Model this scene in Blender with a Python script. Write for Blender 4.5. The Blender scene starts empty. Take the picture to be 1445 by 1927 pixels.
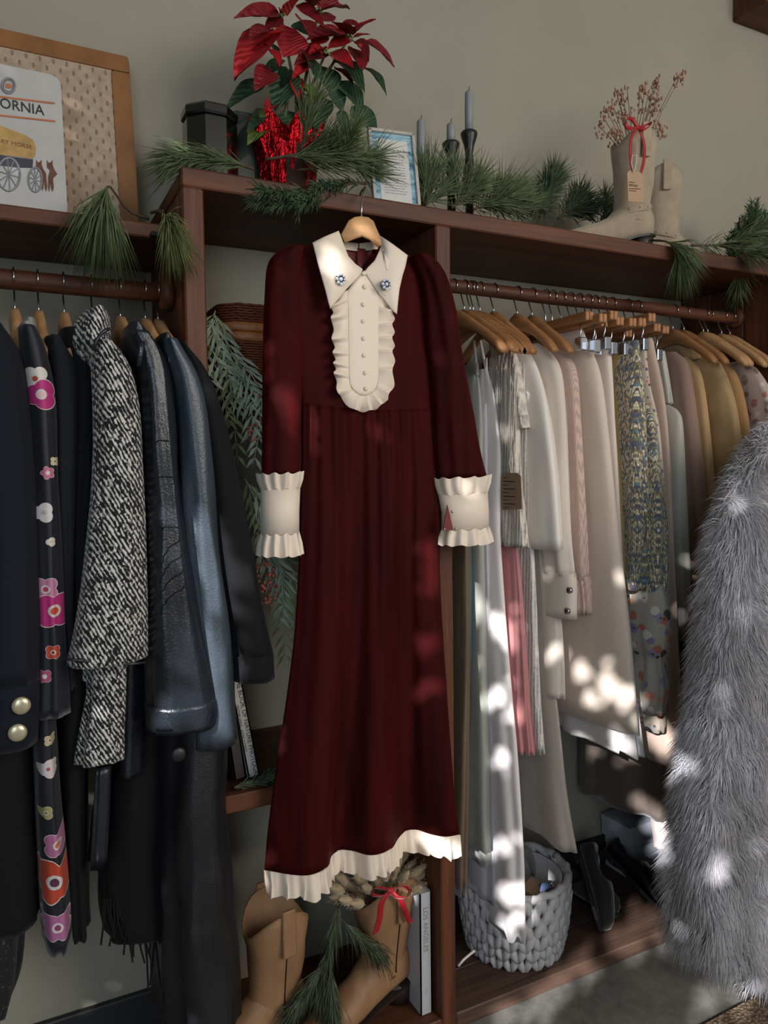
import bpy, math, random
from mathutils import Vector, Matrix, noise
random.seed(7)
R = random.Random(11)
SC = bpy.context.scene
COL = SC.collection
PI = math.pi

# ------------------------------------------------------------------ camera
F, CX, CY = 1410.0, 722.5, 963.5
yaw, pitch, roll = math.radians(26.7), math.radians(-3.6), math.radians(0.75)
C = Vector((0, -1.35, 1.25))
fw = Vector((math.sin(yaw)*math.cos(pitch), math.cos(yaw)*math.cos(pitch), math.sin(pitch)))
rt0 = Vector((math.cos(yaw), -math.sin(yaw), 0)); up0 = rt0.cross(fw)
rt = rt0*math.cos(roll) - up0*math.sin(roll)
up = rt.cross(fw)
cam = bpy.data.objects.new('camera', bpy.data.cameras.new('camera')); COL.objects.link(cam)
cam.data.sensor_fit = 'VERTICAL'; cam.data.sensor_height = 36; cam.data.lens = F/1927*36
cam.data.clip_start = 0.05
m3 = Matrix((rt, up, -fw)).transposed()
cam.matrix_world = Matrix.Translation(C) @ m3.to_4x4()
SC.camera = cam

# ------------------------------------------------------------------ world, sun, window and fill light, exposure
SC.view_settings.view_transform = 'Standard'; SC.view_settings.look = 'None'
SC.view_settings.gamma = 1; SC.view_settings.use_curve_mapping = False
SC.view_settings.exposure = 0.05
W = bpy.data.worlds.new('world'); SC.world = W; W.use_nodes = True
bg = W.node_tree.nodes['Background']; bg.inputs[0].default_value = (0.80, 0.90, 1.0, 1); bg.inputs[1].default_value = 0.10
SUN_AZ, SUN_EL = math.radians(50), math.radians(24)
SD = Vector((math.sin(SUN_AZ)*math.cos(SUN_EL), math.cos(SUN_AZ)*math.cos(SUN_EL), -math.sin(SUN_EL)))   # travel direction
sl = bpy.data.lights.new('sun', 'SUN'); sl.energy = 9.0; sl.angle = math.radians(0.45); sl.color = (0.97, 0.98, 1.0)
sun = bpy.data.objects.new('sun', sl); COL.objects.link(sun)
sun.rotation_euler = SD.to_track_quat('-Z', 'Y').to_euler()
def area(name, loc, target, sx, sy, e, col):
    l = bpy.data.lights.new(name, 'AREA'); l.shape = 'RECTANGLE'; l.size = sx; l.size_y = sy; l.energy = e; l.color = col
    o = bpy.data.objects.new(name, l); COL.objects.link(o); o.location = loc
    o.rotation_euler = (Vector(target) - Vector(loc)).to_track_quat('-Z', 'Y').to_euler(); return o
area('shop_window_light', (2.2, -3.6, 2.3), (0.8, 0, 1.25), 2.2, 1.8, 85, (1.0, 0.95, 0.88))
area('fill_light', (-1.0, -3.2, 1.6), (0.5, 0, 0.9), 1.0, 1.8, 26, (0.72, 0.86, 1.0))  # added fill lamp standing in for other daylight, no door behind it

# ------------------------------------------------------------------ helpers
def ray(px, py): return fw + rt*((px-CX)/F) - up*((py-CY)/F)
def LY(px, py, y): d = ray(px, py); return C + d*((y-C.y)/d.y)
def LX(px, py, x): d = ray(px, py); return C + d*((x-C.x)/d.x)
def LZ(px, py, z): d = ray(px, py); return C + d*((z-C.z)/d.z)
def lin(h):
    if isinstance(h, str):
        c = [int(h[i:i+2], 16)/255 for i in (0, 2, 4)]
        return tuple(x/12.92 if x <= .04045 else ((x+.055)/1.055)**2.4 for x in c)
    return tuple(h)
def lerp(a, b, t): return a+(b-a)*t
def interp(tab, v):
    """tab: sorted list of tuples, first is key; smooth (monotone-ish cubic) interpolation of the rest"""
    if v <= tab[0][0]: return tab[0][1:]
    if v >= tab[-1][0]: return tab[-1][1:]
    for i in range(len(tab)-1):
        if tab[i][0] <= v <= tab[i+1][0]:
            a, b = tab[i], tab[i+1]; h = b[0]-a[0]; t = (v-a[0])/h
            out = []
            for k in range(1, len(a)):
                d = (b[k]-a[k])/h
                m0 = d if i == 0 else ((a[k]-tab[i-1][k])/(a[0]-tab[i-1][0])+d)/2
                m1 = d if i+2 >= len(tab) else ((tab[i+2][k]-b[k])/(tab[i+2][0]-b[0])+d)/2
                t2, t3 = t*t, t*t*t
                out.append((2*t3-3*t2+1)*a[k]+(t3-2*t2+t)*h*m0+(-2*t3+3*t2)*b[k]+(t3-t2)*h*m1)
            return tuple(out)

class MB:
    def __init__(s): s.v = []; s.f = []
    def add(s, vs, fs):
        n = len(s.v); s.v += [tuple(v) for v in vs]; s.f += [tuple(i+n for i in f) for f in fs]; return s
    def loft(s, rings, cap0=True, cap1=True, closed=True):
        n = len(rings[0]); vs = [p for r in rings for p in r]; fs = []
        m = n if closed else n-1
        for i in range(len(rings)-1):
            for j in range(m):
                k = (j+1) % n
                fs.append((i*n+j, i*n+k, (i+1)*n+k, (i+1)*n+j))
        if closed and cap0: fs.append(tuple(range(n-1, -1, -1)))
        if closed and cap1: o = (len(rings)-1)*n; fs.append(tuple(range(o, o+n)))
        return s.add(vs, fs)
    def tube(s, pts, r, n=6):
        pts = [Vector(p) for p in pts]; rings = []
        t0 = (pts[1]-pts[0]).normalized()
        a = t0.orthogonal().normalized()
        for i, p in enumerate(pts):
            t = (pts[min(i+1, len(pts)-1)]-pts[max(i-1, 0)])
            t = t.normalized() if t.length > 1e-9 else t0
            a = (a - t*a.dot(t)); a = a.normalized() if a.length > 1e-6 else t.orthogonal().normalized()
            b = t.cross(a); rr = r(i/(len(pts)-1)) if callable(r) else r
            rings.append([p+a*(rr*math.cos(2*PI*k/n))+b*(rr*math.sin(2*PI*k/n)) for k in range(n)])
        return s.loft(rings)
    def box(s, lo, hi, bev=0.0):
        lo, hi = Vector(lo), Vector(hi)
        if bev <= 0:
            vs = [(x, y, z) for x in (lo.x, hi.x) for y in (lo.y, hi.y) for z in (lo.z, hi.z)]
            return s.add(vs, [(0, 1, 3, 2), (4, 6, 7, 5), (0, 4, 5, 1), (2, 3, 7, 6), (0, 2, 6, 4), (1, 5, 7, 3)])
        c = (lo+hi)/2; h = (hi-lo)/2; b = min(bev, h.x*.9, h.y*.9, h.z*.9)
        def sq(hx, hy, z): return [(c.x+a, c.y+d, z) for a, d in ((-hx+b, -hy), (hx-b, -hy), (hx, -hy+b), (hx, hy-b), (hx-b, hy), (-hx+b, hy), (-hx, hy-b), (-hx, -hy+b))]
        return s.loft([sq(h.x-b*.7, h.y-b*.7, lo.z), sq(h.x, h.y, lo.z+b), sq(h.x, h.y, hi.z-b), sq(h.x-b*.7, h.y-b*.7, hi.z)])
    def lathe(s, prof, c, n=20, cap=True):
        c = Vector(c)
        return s.loft([[c+Vector((r*math.cos(2*PI*k/n), r*math.sin(2*PI*k/n), z)) for k in range(n)] for r, z in prof], cap, cap)
    def ball(s, c, r, n=8, m=5, sq=(1, 1, 1)):
        c = Vector(c); rings = []
        for i in range(m+1):
            a = PI*i/m; rr = max(math.sin(a), 1e-3)
            rings.append([c+Vector((r*sq[0]*rr*math.cos(2*PI*k/n), r*sq[1]*rr*math.sin(2*PI*k/n), -r*sq[2]*math.cos(a))) for k in range(n)])
        return s.loft(rings)
    def xf(s, M): s.v = [tuple(M @ Vector(v)) for v in s.v]; return s
    def build(s, name, mat, parent=None, smooth=True, origin=None):
        me = bpy.data.meshes.new(name)
        off = wloc(parent) if parent else Vector(origin if origin is not None else base_of(s.v))
        me.from_pydata([tuple(Vector(v)-off) for v in s.v], [], s.f); me.update()
        if mat: me.materials.append(mat)
        if smooth: me.polygons.foreach_set('use_smooth', [True]*len(me.polygons))
        o = bpy.data.objects.new(name, me); COL.objects.link(o)
        if parent: o.parent = parent
        else: o.location = off
        return o
def base_of(vs):
    xs = [v[0] for v in vs]; ys = [v[1] for v in vs]; zs = [v[2] for v in vs]
    return Vector(((min(xs)+max(xs))/2, (min(ys)+max(ys))/2, min(zs)))
def wloc(o):
    v = Vector((0, 0, 0))
    while o: v = v+o.location; o = o.parent
    return v
def tag(o, label, cat, group=None):
    o['label'] = label; o['category'] = cat
    if group: o['group'] = group
    return o
def thing(name, loc, label, cat, group=None):
    o = bpy.data.objects.new(name, None); COL.objects.link(o); o.location = loc; o.empty_display_size = .05
    return tag(o, label, cat, group)
def struct(o): o['kind'] = 'structure'; return o
def stuff(o): o['kind'] = 'stuff'; return o

# ------------------------------------------------------------------ materials
class N:
    def __init__(s, name):
        s.m = bpy.data.materials.new(name); s.m.use_nodes = True; s.t = s.m.node_tree
        s.b = s.t.nodes['Principled BSDF']; s._co = None
    def n(s, typ, **kw):
        o = s.t.nodes.new(typ)
        for k, v in kw.items(): setattr(o, k, v)
        return o
    def l(s, a, b): s.t.links.new(a, b)
    def co(s):
        if not s._co: s._co = s.n('ShaderNodeTexCoord').outputs['Object']
        return s._co
    def scaled(s, sc, rot=(0, 0, 0)):
        mp = s.n('ShaderNodeMapping'); mp.inputs['Scale'].default_value = sc; mp.inputs['Rotation'].default_value = rot
        s.l(s.co(), mp.inputs['Vector']); return mp.outputs[0]
    def noise(s, scale, detail=3, vec=None, rough=.55):
        o = s.n('ShaderNodeTexNoise'); o.inputs['Scale'].default_value = scale; o.inputs['Detail'].default_value = detail; o.inputs['Roughness'].default_value = rough
        s.l(vec or s.co(), o.inputs['Vector']); return o.outputs['Fac']
    def ramp(s, fac, stops, const=False):
        o = s.n('ShaderNodeValToRGB'); cr = o.color_ramp
        if const: cr.interpolation = 'CONSTANT'
        while len(cr.elements) < len(stops): cr.elements.new(1)
        for e, (p, c) in zip(cr.elements, stops): e.position = p; e.color = (*lin(c), 1)
        s.l(fac, o.inputs[0]); return o.outputs[0]
    def math(s, op, a, b=None):
        o = s.n('ShaderNodeMath', operation=op)
        for i, x in enumerate((a, b)):
            if x is None: continue
            if isinstance(x, (int, float)): o.inputs[i].default_value = x
            else: s.l(x, o.inputs[i])
        return o.outputs[0]
    def mix(s, fac, a, b):
        o = s.n('ShaderNodeMix', data_type='RGBA')
        for i, x in ((0, fac), (6, a), (7, b)):
            if isinstance(x, (int, float)): o.inputs[i].default_value = x
            elif isinstance(x, (str, tuple)): o.inputs[i].default_value = (*lin(x), 1)
            else: s.l(x, o.inputs[i])
        return o.outputs[2]
    def bump(s, h, strength=.3, dist=.002):
        o = s.n('ShaderNodeBump'); o.inputs['Strength'].default_value = strength; o.inputs['Distance'].default_value = dist
        s.l(h, o.inputs['Height']); s.l(o.outputs[0], s.b.inputs['Normal'])
    def set(s, col=None, rough=.7, metal=0, sheen=0, spec=.5, coat=0, sheen_rough=.4):
        b = s.b.inputs
        if col is not None:
            if isinstance(col, (str, tuple)): b['Base Color'].default_value = (*lin(col), 1)
            else: s.l(col, b['Base Color'])
        b['Roughness'].default_value = rough; b['Metallic'].default_value = metal
        b['Sheen Weight'].default_value = sheen; b['Sheen Roughness'].default_value = sheen_rough
        b['Specular IOR Level'].default_value = spec; b['Coat Weight'].default_value = coat
        return s.m
def mul(c, k): return tuple(min(1, x*k) for x in lin(c))
def M(name, col, rough=.7, var=.12, scale=30, bump=0, bscale=300, dist=.001, **kw):
    q = N(name)
    c = q.ramp(q.noise(scale), [(.3, mul(col, 1-var)), (.7, mul(col, 1+var))])
    if bump: q.bump(q.noise(bscale, 2), bump, dist)
    return q.set(c, rough, **kw)
def cloth_mat(name, col, rough=.85, weave=700, sheen=.25, var=.1, bump=.25, stretch=(1, 1, .15)):
    q = N(name)
    v = q.scaled(stretch)
    c = q.ramp(q.noise(14, 4, v), [(.3, mul(col, 1-var)), (.7, mul(col, 1+var))])
    q.bump(q.noise(weave, 2), bump, .0008)
    return q.set(c, rough, sheen=sheen, spec=.3)
def wood_mat(name, axis, dark, light, rough=.55, sc=1.0):
    q = N(name)
    s = [26*sc, 26*sc, 26*sc]; s['xyz'.index(axis)] = 1.6*sc
    v = q.scaled(s)
    n1 = q.noise(1.0, 6, v, .65)
    s2 = [160*sc]*3; s2['xyz'.index(axis)] = 5
    n2 = q.noise(1.0, 3, q.scaled(s2))
    w = q.math('ADD', q.math('MULTIPLY', n1, .72), q.math('MULTIPLY', n2, .28))
    c = q.ramp(w, [(.32, dark), (.5, tuple((a+b)/2 for a, b in zip(lin(dark), lin(light)))), (.66, light)])
    q.bump(w, .35, .002)
    return q.set(c, rough, spec=.35)
WX = wood_mat('stained_wood_x', 'x', '331b11', '6e4028'); WY = wood_mat('stained_wood_y', 'y', '2b1810', '573422'); WZ = wood_mat('stained_wood_z', 'z', '351c12', '74442b')
WB = wood_mat('worn_base_wood', 'x', '2a1f1a', '624a3d')
HW = wood_mat('hanger_wood', 'y', 'a8794f', 'd2a577', .45, .6)
HWX = wood_mat('dress_hanger_wood', 'x', 'a5754a', 'd0a06e', .42, .5)
CLW = wood_mat('clamp_wood', 'y', '8a5a38', 'b98658', .42, .6)
CHROME = M('chrome', 'c8c8cc', .22, .02, metal=1.0)
BLACKM = M('black_metal', '141414', .4, .1)
CREAM = cloth_mat('cream_satin', 'efdcc8', .42, 900, .3, .04, .08)
VELVET = None

def wall_material():
    q = N('painted_wall')
    c = q.ramp(q.noise(3, 5), [(.3, '9a9485'), (.7, 'a39c8d')])
    q.bump(q.noise(120, 4), .12, .002)
    return q.set(c, .8, spec=.2)
def floor_material():
    q = N('concrete_floor')
    n = q.noise(5, 8, None, .7); n2 = q.noise(40, 4)
    c = q.ramp(q.math('ADD', q.math('MULTIPLY', n, .8), q.math('MULTIPLY', n2, .2)), [(.3, '55534f'), (.5, '75726c'), (.72, '8b8780')])
    q.bump(n2, .1, .002)
    return q.set(c, .42, spec=.45)

# ------------------------------------------------------------------ structure
YW = 0.337
struct(MB().box((-1.5, YW, 0), (3.4, YW+.1, 3.05)).build('wall_back', wall_material(), smooth=False))
struct(MB().box((-1.5, -4.2, -.1), (3.4, YW+.1, 0)).build('floor', floor_material(), smooth=False))
BASEM = M('baseboard_paint', '2a2b2d', .5)
struct(MB().box((-1.4, YW-.016, 0), (.29, YW, .085), .003).build('baseboard_left', BASEM, smooth=False))
struct(MB().box((.845, YW-.016, .036), (1.89, YW, .12), .003).build('baseboard_right', BASEM, smooth=False))
_p = LY(1440, 12, YW-.1)
struct(MB().box((_p.x-.02, YW-.12, _p.z), (3.4, YW, _p.z+.12), .004).build('trim_1', WX, smooth=False))
# wall with the window the sun comes through, out of frame to the left
PW = M('window_wall_paint', '8f8c82', .85)
wl = MB(); X0 = -1.5
wl.box((X0-.1, -4.2, 0), (X0, -3.5, 3.05)).box((X0-.1, -1.0, 0), (X0, YW+.1, 3.05)).box((X0-.1, -3.5, 0), (X0, -1.0, .6)).box((X0-.1, -3.5, 3.0), (X0, -1.0, 3.05))
struct(MB().box((X0-.1, -4.2, 3.05), (3.4, YW+.1, 3.15)).build('ceiling', M('ceiling_paint', 'b5b1a6', .9), smooth=False))
struct(wl.build('wall_left', PW, smooth=False))
wn = MB().box((X0-.07, -3.5, .6), (X0-.03, -3.46, 3.0)).box((X0-.07, -1.04, .6), (X0-.03, -1.0, 3.0)).box((X0-.07, -3.5, .6), (X0-.03, -1.0, .64)).box((X0-.07, -3.5, 2.96), (X0-.03, -1.0, 3.0))
struct(wn.build('window_1', M('window_frame_paint', '30302e', .5), smooth=False))

# unseen tree added as a sun gobo; leaf gaps cut to aim the dapples
SPOTS = []
RS = random.Random(23)
def spot(p, r):                           # an uneven gap: one core and three lobes
    SPOTS.append((Vector(p), r*.8)); e1 = SD.orthogonal().normalized(); e2 = SD.cross(e1)
    for k in range(3):
        a = RS.uniform(0, 2*PI); SPOTS.append((Vector(p)+(e1*math.cos(a)+e2*math.sin(a)*1.4)*r*RS.uniform(.7, 1.15), r*RS.uniform(.3, .65)))
for px, py, r in ((393, 1010, .026), (392, 1050, .032), (398, 1090, .03), (405, 1140, .022), (350, 1192, .026), (335, 1245, .03), (365, 1265, .026), (340, 1340, .03), (385, 1345, .03), (425, 1385, .026)): spot(LY(px, py, -.112 if px > 360 and py < 1150 else -.138), r)
for px, py, x, r in ((890, 1150, .97, .022), (893, 1260, .97, .02), (895, 1330, .97, .025), (935, 1170, 1.0, .03), (940, 1310, 1.0, .03), (945, 1420, 1.0, .02), (950, 1590, 1.0, .03), (955, 1680, 1.0, .035), (955, 1740, 1.0, .03), (962, 1200, 1.04, .025), (975, 1350, 1.04, .02),
                     (1045, 1230, 1.15, .018), (1100, 1265, 1.25, .025), (1145, 1290, 1.25, .035), (1165, 1310, 1.25, .03), (1120, 1330, 1.25, .018), (1170, 1405, 1.27, .03), (1095, 1395, 1.27, .02), (1240, 1370, 1.42, .025), (1260, 1400, 1.44, .03), (1225, 1530, 1.46, .04), (1245, 1570, 1.46, .04)): spot(LX(px, py, x), r)
for px, py, r in ((995, 1905, .03), (1030, 1884, .034), (1065, 1860, .03), (945, 1918, .022), (1120, 1826, .022), (1335, 1895, .03), (1365, 1850, .034), (1400, 1865, .024)): spot(LZ(px, py, 0), r)
for px, py, r in ((1165, 1775, .03), (1195, 1752, .038), (1225, 1735, .045), (1100, 1802, .022), (1045, 1835, .02)): spot(LZ(px, py, .036), r)
for px, py, y, r in ((1275, 1440, -.33, .024), (1350, 1640, -.39, .016)): spot(LY(px, py, y), r)
spot(LY(815, 1095, -.09), .018); spot(LY(800, 1588, -.09), .02); spot(LY(840, 1592, -.09), .02); spot(LY(853, 1080, 0), .02)
tree = thing('gobo_tree', (X0-.45, -2.2, 0), 'unseen leafy tree added outside the window, gaps cut to cast chosen sun dapples', 'tree')
MB().tube([(X0-.75, -4.5, 0), (X0-.73, -4.48, 1.2), (X0-.7, -4.5, 2.2), (X0-.65, -4.4, 3.3)], lambda t: .07*(1-.6*t), 8).build('trunk', M('bark', '4a3b2c', .9), tree)
fol = MB()
def leaf_at(p, sz, margin):
    for q_, r in SPOTS:
        d = p-q_; d = d - SD*d.dot(SD)
        if d.length < r*.8+margin: return
    a = Vector((R.uniform(-.3, .3), R.uniform(-1, 1), R.uniform(-1, 1))).normalized(); b = Vector((1, R.uniform(-.4, .4), R.uniform(-.4, .4))).cross(a).normalized()
    fol.add([p-a*sz, p+b*sz*.62, p+a*sz, p-b*sz*.62], [(0, 1, 2, 3)])
for i in range(14000):
    sz = R.uniform(.035, .07)
    leaf_at(Vector((X0-.2-R.random()*.35, R.uniform(-4.1, -.9), R.uniform(.4, 3.5))), sz, sz*.85)
for q_, r in SPOTS:                       # small twig leaves close around each gap
    e1 = SD.orthogonal().normalized(); e2 = SD.cross(e1)
    t0 = (X0-.3-q_.x)/SD.x
    for k in range(150):
        an = R.uniform(0, 2*PI); rad = r+.005+.11*R.random()
        leaf_at(q_+SD*(t0+R.uniform(-.1, .1))+e1*(rad*math.cos(an))+e2*(rad*math.sin(an)), R.uniform(.012, .02), .006)
stuff(fol.build('gobo_foliage', M('leaf_green', '3c5a2c', .7), tree, smooth=False))

# ------------------------------------------------------------------ the shelving unit
unit = thing('wooden_shelving_unit', (.8, .15, 0), 'dark stained wooden shelving unit with clothes rails built along the wall', 'shelving unit')
ZT, ZU = 1.774, 1.742        # top board
def board(name, lo, hi, mat, bev=.003): return MB().box(lo, hi, bev).build(name, mat, unit, smooth=False)
board('top_board', (.293, .022, ZU), (2.6, YW, ZT-.004), WX)
board('front_fascia', (.293, 0, ZU-.002), (2.6, .022, ZT), WX)
XL0, XL1 = .293, .331
board('post', (XL0, 0, 0), (XL1, .035, ZU-.002), WZ); board('side_panel', (XL0+.002, .035, 0), (XL1-.01, YW, ZU), WZ)
XM0, XM1 = .806, .842
board('post', (XM0, 0, 0), (XM1, .036, ZU-.002), WZ); board('side_panel', (XM0+.003, .036, 0), (XM1-.008, YW, ZU), WZ)
board('side_panel', (1.892, .0, 0), (1.93, YW, ZU), WZ)
for k in range(3): board('panel_plank', (1.884, .002+k*.112, .04), (1.892, .111+k*.112, ZU-.001), WZ, .002)
board('left_shelf_board', (-1.4, .088, 1.668), (XL0, YW, 1.686), WX); board('left_shelf_fascia', (-1.4, .066, 1.664), (XL0, .088, 1.69), WX)
board('lower_shelf_board', (XL1, .02, .606), (XM0, YW, .632), WX); board('lower_shelf_fascia', (XL1, 0, .602), (XM0, .02, .636), WX)
board('basket_shelf_board', (XL1, .1, 1.375), (XM0, YW, 1.395), WX)
board('base_board', (XL1, .02, .004), (XM0, YW, .034), WX); board('base_fascia', (XL1, 0, 0), (XM0, .02, .036), WX)
for k in range(3): board('base_plank', (XM1, .022+k*.105, .004), (1.892, .125+k*.105, .034), WB, .002)
board('base_fascia', (XM1, 0, 0), (1.892, .022, .036), WB)
RODL = (.12, 1.58); RODR = (.135, 1.655)
def rod(x0, x1, yz, r): return MB().tube([(lerp(x0, x1, i/12), yz[0], yz[1]+.0015*math.sin(i)) for i in range(13)], r, 16).build('clothes_rail', WX, unit)
rod(-1.4, XL0-.002, RODL, .0175); rod(XM1, 1.886, RODR, .0155)
def flange(x0, x1, yz, r): MB().tube([(x0, *yz), (lerp(x0, x1, .6), *yz), (x1, *yz)], lambda t: r*(1 if t < .8 else .85), 18).build('rail_flange', WZ, unit)
flange(XL0, XL0-.022, RODL, .034); flange(1.884, 1.866, RODR, .028); flange(XM1, XM1+.015, RODR, .028)
MB().box((XL0-.012, .02, 1.60), (XL0-.0005, .045, 1.655)).box((XL0-.05, .02, 1.655), (XL0-.0005, .045, 1.662)).build('metal_bracket', BLACKM, unit, smooth=False)

# ------------------------------------------------------------------ hangers
def hook_pts(x, yz, rr, ztop, zb):
    y, z = yz; pts = []
    for k in range(11):
        a = math.radians(200-k*22); pts.append(Vector((x, y+rr*math.cos(a), z+rr*math.sin(a))))
    pts += [Vector((x, y+rr*.55, z-rr*1.2)), Vector((x, y+.006, z-rr*1.75)), Vector((x, y, z-rr*2.3)), Vector((x, y, zb))]
    return pts
def hanger(x, yz, rodr, drop, label, group, halfw=.2, mat=HW, tilt=0, h=.042, sag=.085, thick=.011):
    """shaped wooden hanger, arms along y, hook over the rail"""
    zc = yz[1]-drop
    t = thing('wooden_hanger', (x, yz[0], zc), label, 'hanger', group)
    MB().tube(hook_pts(x, yz, rodr+.0022, 0, zc+h*.8), .0017, 6).build('hook', CHROME, t)
    b = MB(); rings = []; n = 17
    for i in range(n):
        s = -1+2*i/(n-1); a = abs(s); y = yz[0]+s*halfw
        zz = zc + h*.42 - sag*(a**1.35) - .0*a
        hh = lerp(h*.5, .011, min(1, a*2.2)); th = lerp(thick, thick*.75, min(1, a*2.5)) if a < .55 else lerp(thick*.75, thick*1.25, (a-.55)/.45)
        if a > .97: hh *= .6; th *= .7
        xo = x + tilt*s*.02
        rings.append([(xo-th*.7, y, zz-hh), (xo-th, y, zz), (xo-th*.6, y, zz+hh), (xo+th*.6, y, zz+hh), (xo+th, y, zz), (xo+th*.7, y, zz-hh)])
    b.loft(rings); b.build('hanger_body', mat, t); return t

# ------------------------------------------------------------------ cloth lofts
def cloth(name, rows, mat, parent, nv=30, ns=40, amp=.004, k=7, seed=0, p=2.2, wr=.003, ph=0.0, close=True, grow=True, flat=0.0, hemdip=0.0, xtwist=0):
    """rows: (z, xc, yc, hx, hy) from top to bottom -> flattened tube with folds"""
    tab = [(i, *r) for i, r in enumerate(rows)]; rings = []
    z0, z1 = rows[0][0], rows[-1][0]
    for i in range(nv+1):
        z, xc, yc, hx, hy = interp(tab, i/nv*(len(rows)-1))
        v = (z0-z)/max(1e-6, z0-z1); g = (v if grow else 1)
        ring = []
        for j in range(ns):
            a = 2*PI*j/ns; ca, sa = math.cos(a), math.sin(a)
            q = 2/p
            yy = math.copysign(abs(ca)**q, ca); xx = math.copysign(abs(sa)**q, sa)
            f = 1 + amp/max(hx, .008)*g*(math.sin(k*a+ph+seed+1.1*math.sin(v*2.3+seed))+.5*math.sin((k*2-3)*a+seed*2.3))
            w = noise.noise(Vector((xx*1.5+seed*3.1, yy*2.0, z*7)))*wr
            X = xc+xx*max(hx, .003)*f+w+xtwist*yy*v; Y = yc+yy*hy*(1+.25*(f-1))+w*.6
            ring.append((X, Y, z - hemdip*yy*v*v + (w*.8 if i == nv else 0)))
        rings.append(ring)
    if close:   # turn the hem in
        last = rings[-1]; cx = sum(p_[0] for p_ in last)/ns; cy = sum(p_[1] for p_ in last)/ns
        rings.append([(lerp(p_[0], cx, .25), lerp(p_[1], cy, .06), p_[2]+.004) for p_ in last])
        rings.append([(lerp(p_[0], cx, .4), lerp(p_[1], cy, .1), p_[2]+.03) for p_ in last])
    b = MB().loft(rings); return b.build(name, mat, parent)
def rowsL(spec, y, dy, y_of=None):
    """front views in the left bay: (py, px left, px right) measured on the plane y"""
    out = []
    for s in spec:
        py, l, r = s[:3]; d = s[3] if len(s) > 3 else dy
        a, b = LY(l, py, y), LY(r, py, y)
        out.append(((a.z+b.z)/2, (a.x+b.x)/2, y+d-.04, (b.x-a.x)/2, d))
    return out
def rowsR(spec, x, wy, t, ymax=.31):
    """side views in the right bay: (py, px of the front edge) measured on the plane x"""
    out = []
    for s in spec:
        py, px = s[:2]; w = s[2] if len(s) > 2 else wy; tt = s[3] if len(s) > 3 else t
        p = LX(px, py, x); y1 = min(p.y+w, ymax); out.append((p.z, x, (p.y+y1)/2, tt, (y1-p.y)/2))
    return out

# ------------------------------------------------------------------ fabric looks
def tweed_bw():
    q = N('black_white_tweed')
    v = q.scaled((1, 1, .8), (0, .6, 0))
    vo = q.n('ShaderNodeTexVoronoi'); vo.inputs['Scale'].default_value = 240; q.l(v, vo.inputs['Vector'])
    sp = q.n('ShaderNodeSeparateColor'); q.l(vo.outputs['Color'], sp.inputs[0])
    wv = q.n('ShaderNodeTexWave'); wv.inputs['Scale'].default_value = 56; wv.inputs['Distortion'].default_value = 3; wv.inputs['Detail'].default_value = 2; q.l(v, wv.inputs['Vector'])
    f = q.math('ADD', q.math('MULTIPLY', sp.outputs[0], .55), q.math('MULTIPLY', wv.outputs['Fac'], .45))
    c = q.ramp(f, [(.36, '0d0d10'), (.5, '36353a'), (.6, 'a8a39c'), (.8, 'd9d4cb')])
    q.bump(f, .8, .003); return q.set(c, .9, sheen=.2)
def tweed_multi():
    q = N('multicolour_tweed')
    sp = q.n('ShaderNodeSeparateXYZ'); q.l(q.co(), sp.inputs[0])
    cb = q.n('ShaderNodeCombineXYZ'); q.l(sp.outputs[2], cb.inputs[0]); q.l(q.math('ADD', sp.outputs[1], sp.outputs[0]), cb.inputs[1])
    br = q.n('ShaderNodeTexBrick'); q.l(cb.outputs[0], br.inputs['Vector'])
    br.inputs['Scale'].default_value = 60; br.inputs['Brick Width'].default_value = .42; br.inputs['Row Height'].default_value = .16; br.inputs['Mortar Size'].default_value = .022
    br.inputs['Color1'].default_value = (0, 0, 0, 1); br.inputs['Color2'].default_value = (1, 1, 1, 1); br.inputs['Mortar'].default_value = (.5, .5, .5, 1)
    c = q.ramp(br.outputs['Color'], [(0, '5a6684'), (.16, 'cdbc96'), (.34, '8a8270'), (.48, 'a8987a'), (.6, 'e2d6ba'), (.78, '6a93a0'), (.86, '78728a'), (.92, 'e8dfca')], True)
    c = q.mix(q.math('MULTIPLY', br.outputs['Fac'], .8), c, '4a4438')
    q.bump(q.math('SUBTRACT', q.noise(160, 2), br.outputs['Fac']), .7, .003); return q.set(c, .9, sheen=.2)
def leather(name, col, rough=.36, crease=1.0):
    q = N(name)
    n = q.noise(260, 3); n2 = q.noise(16, 5, q.scaled((1, 1, .45)), .6)
    c = q.ramp(n2, [(.3, mul(col, .8)), (.7, mul(col, 1.25))])
    q.bump(q.math('ADD', q.math('MULTIPLY', n, .25), q.math('MULTIPLY', n2, 1.6*crease)), .55, .005)
    return q.set(c, rough, spec=.55)
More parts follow.
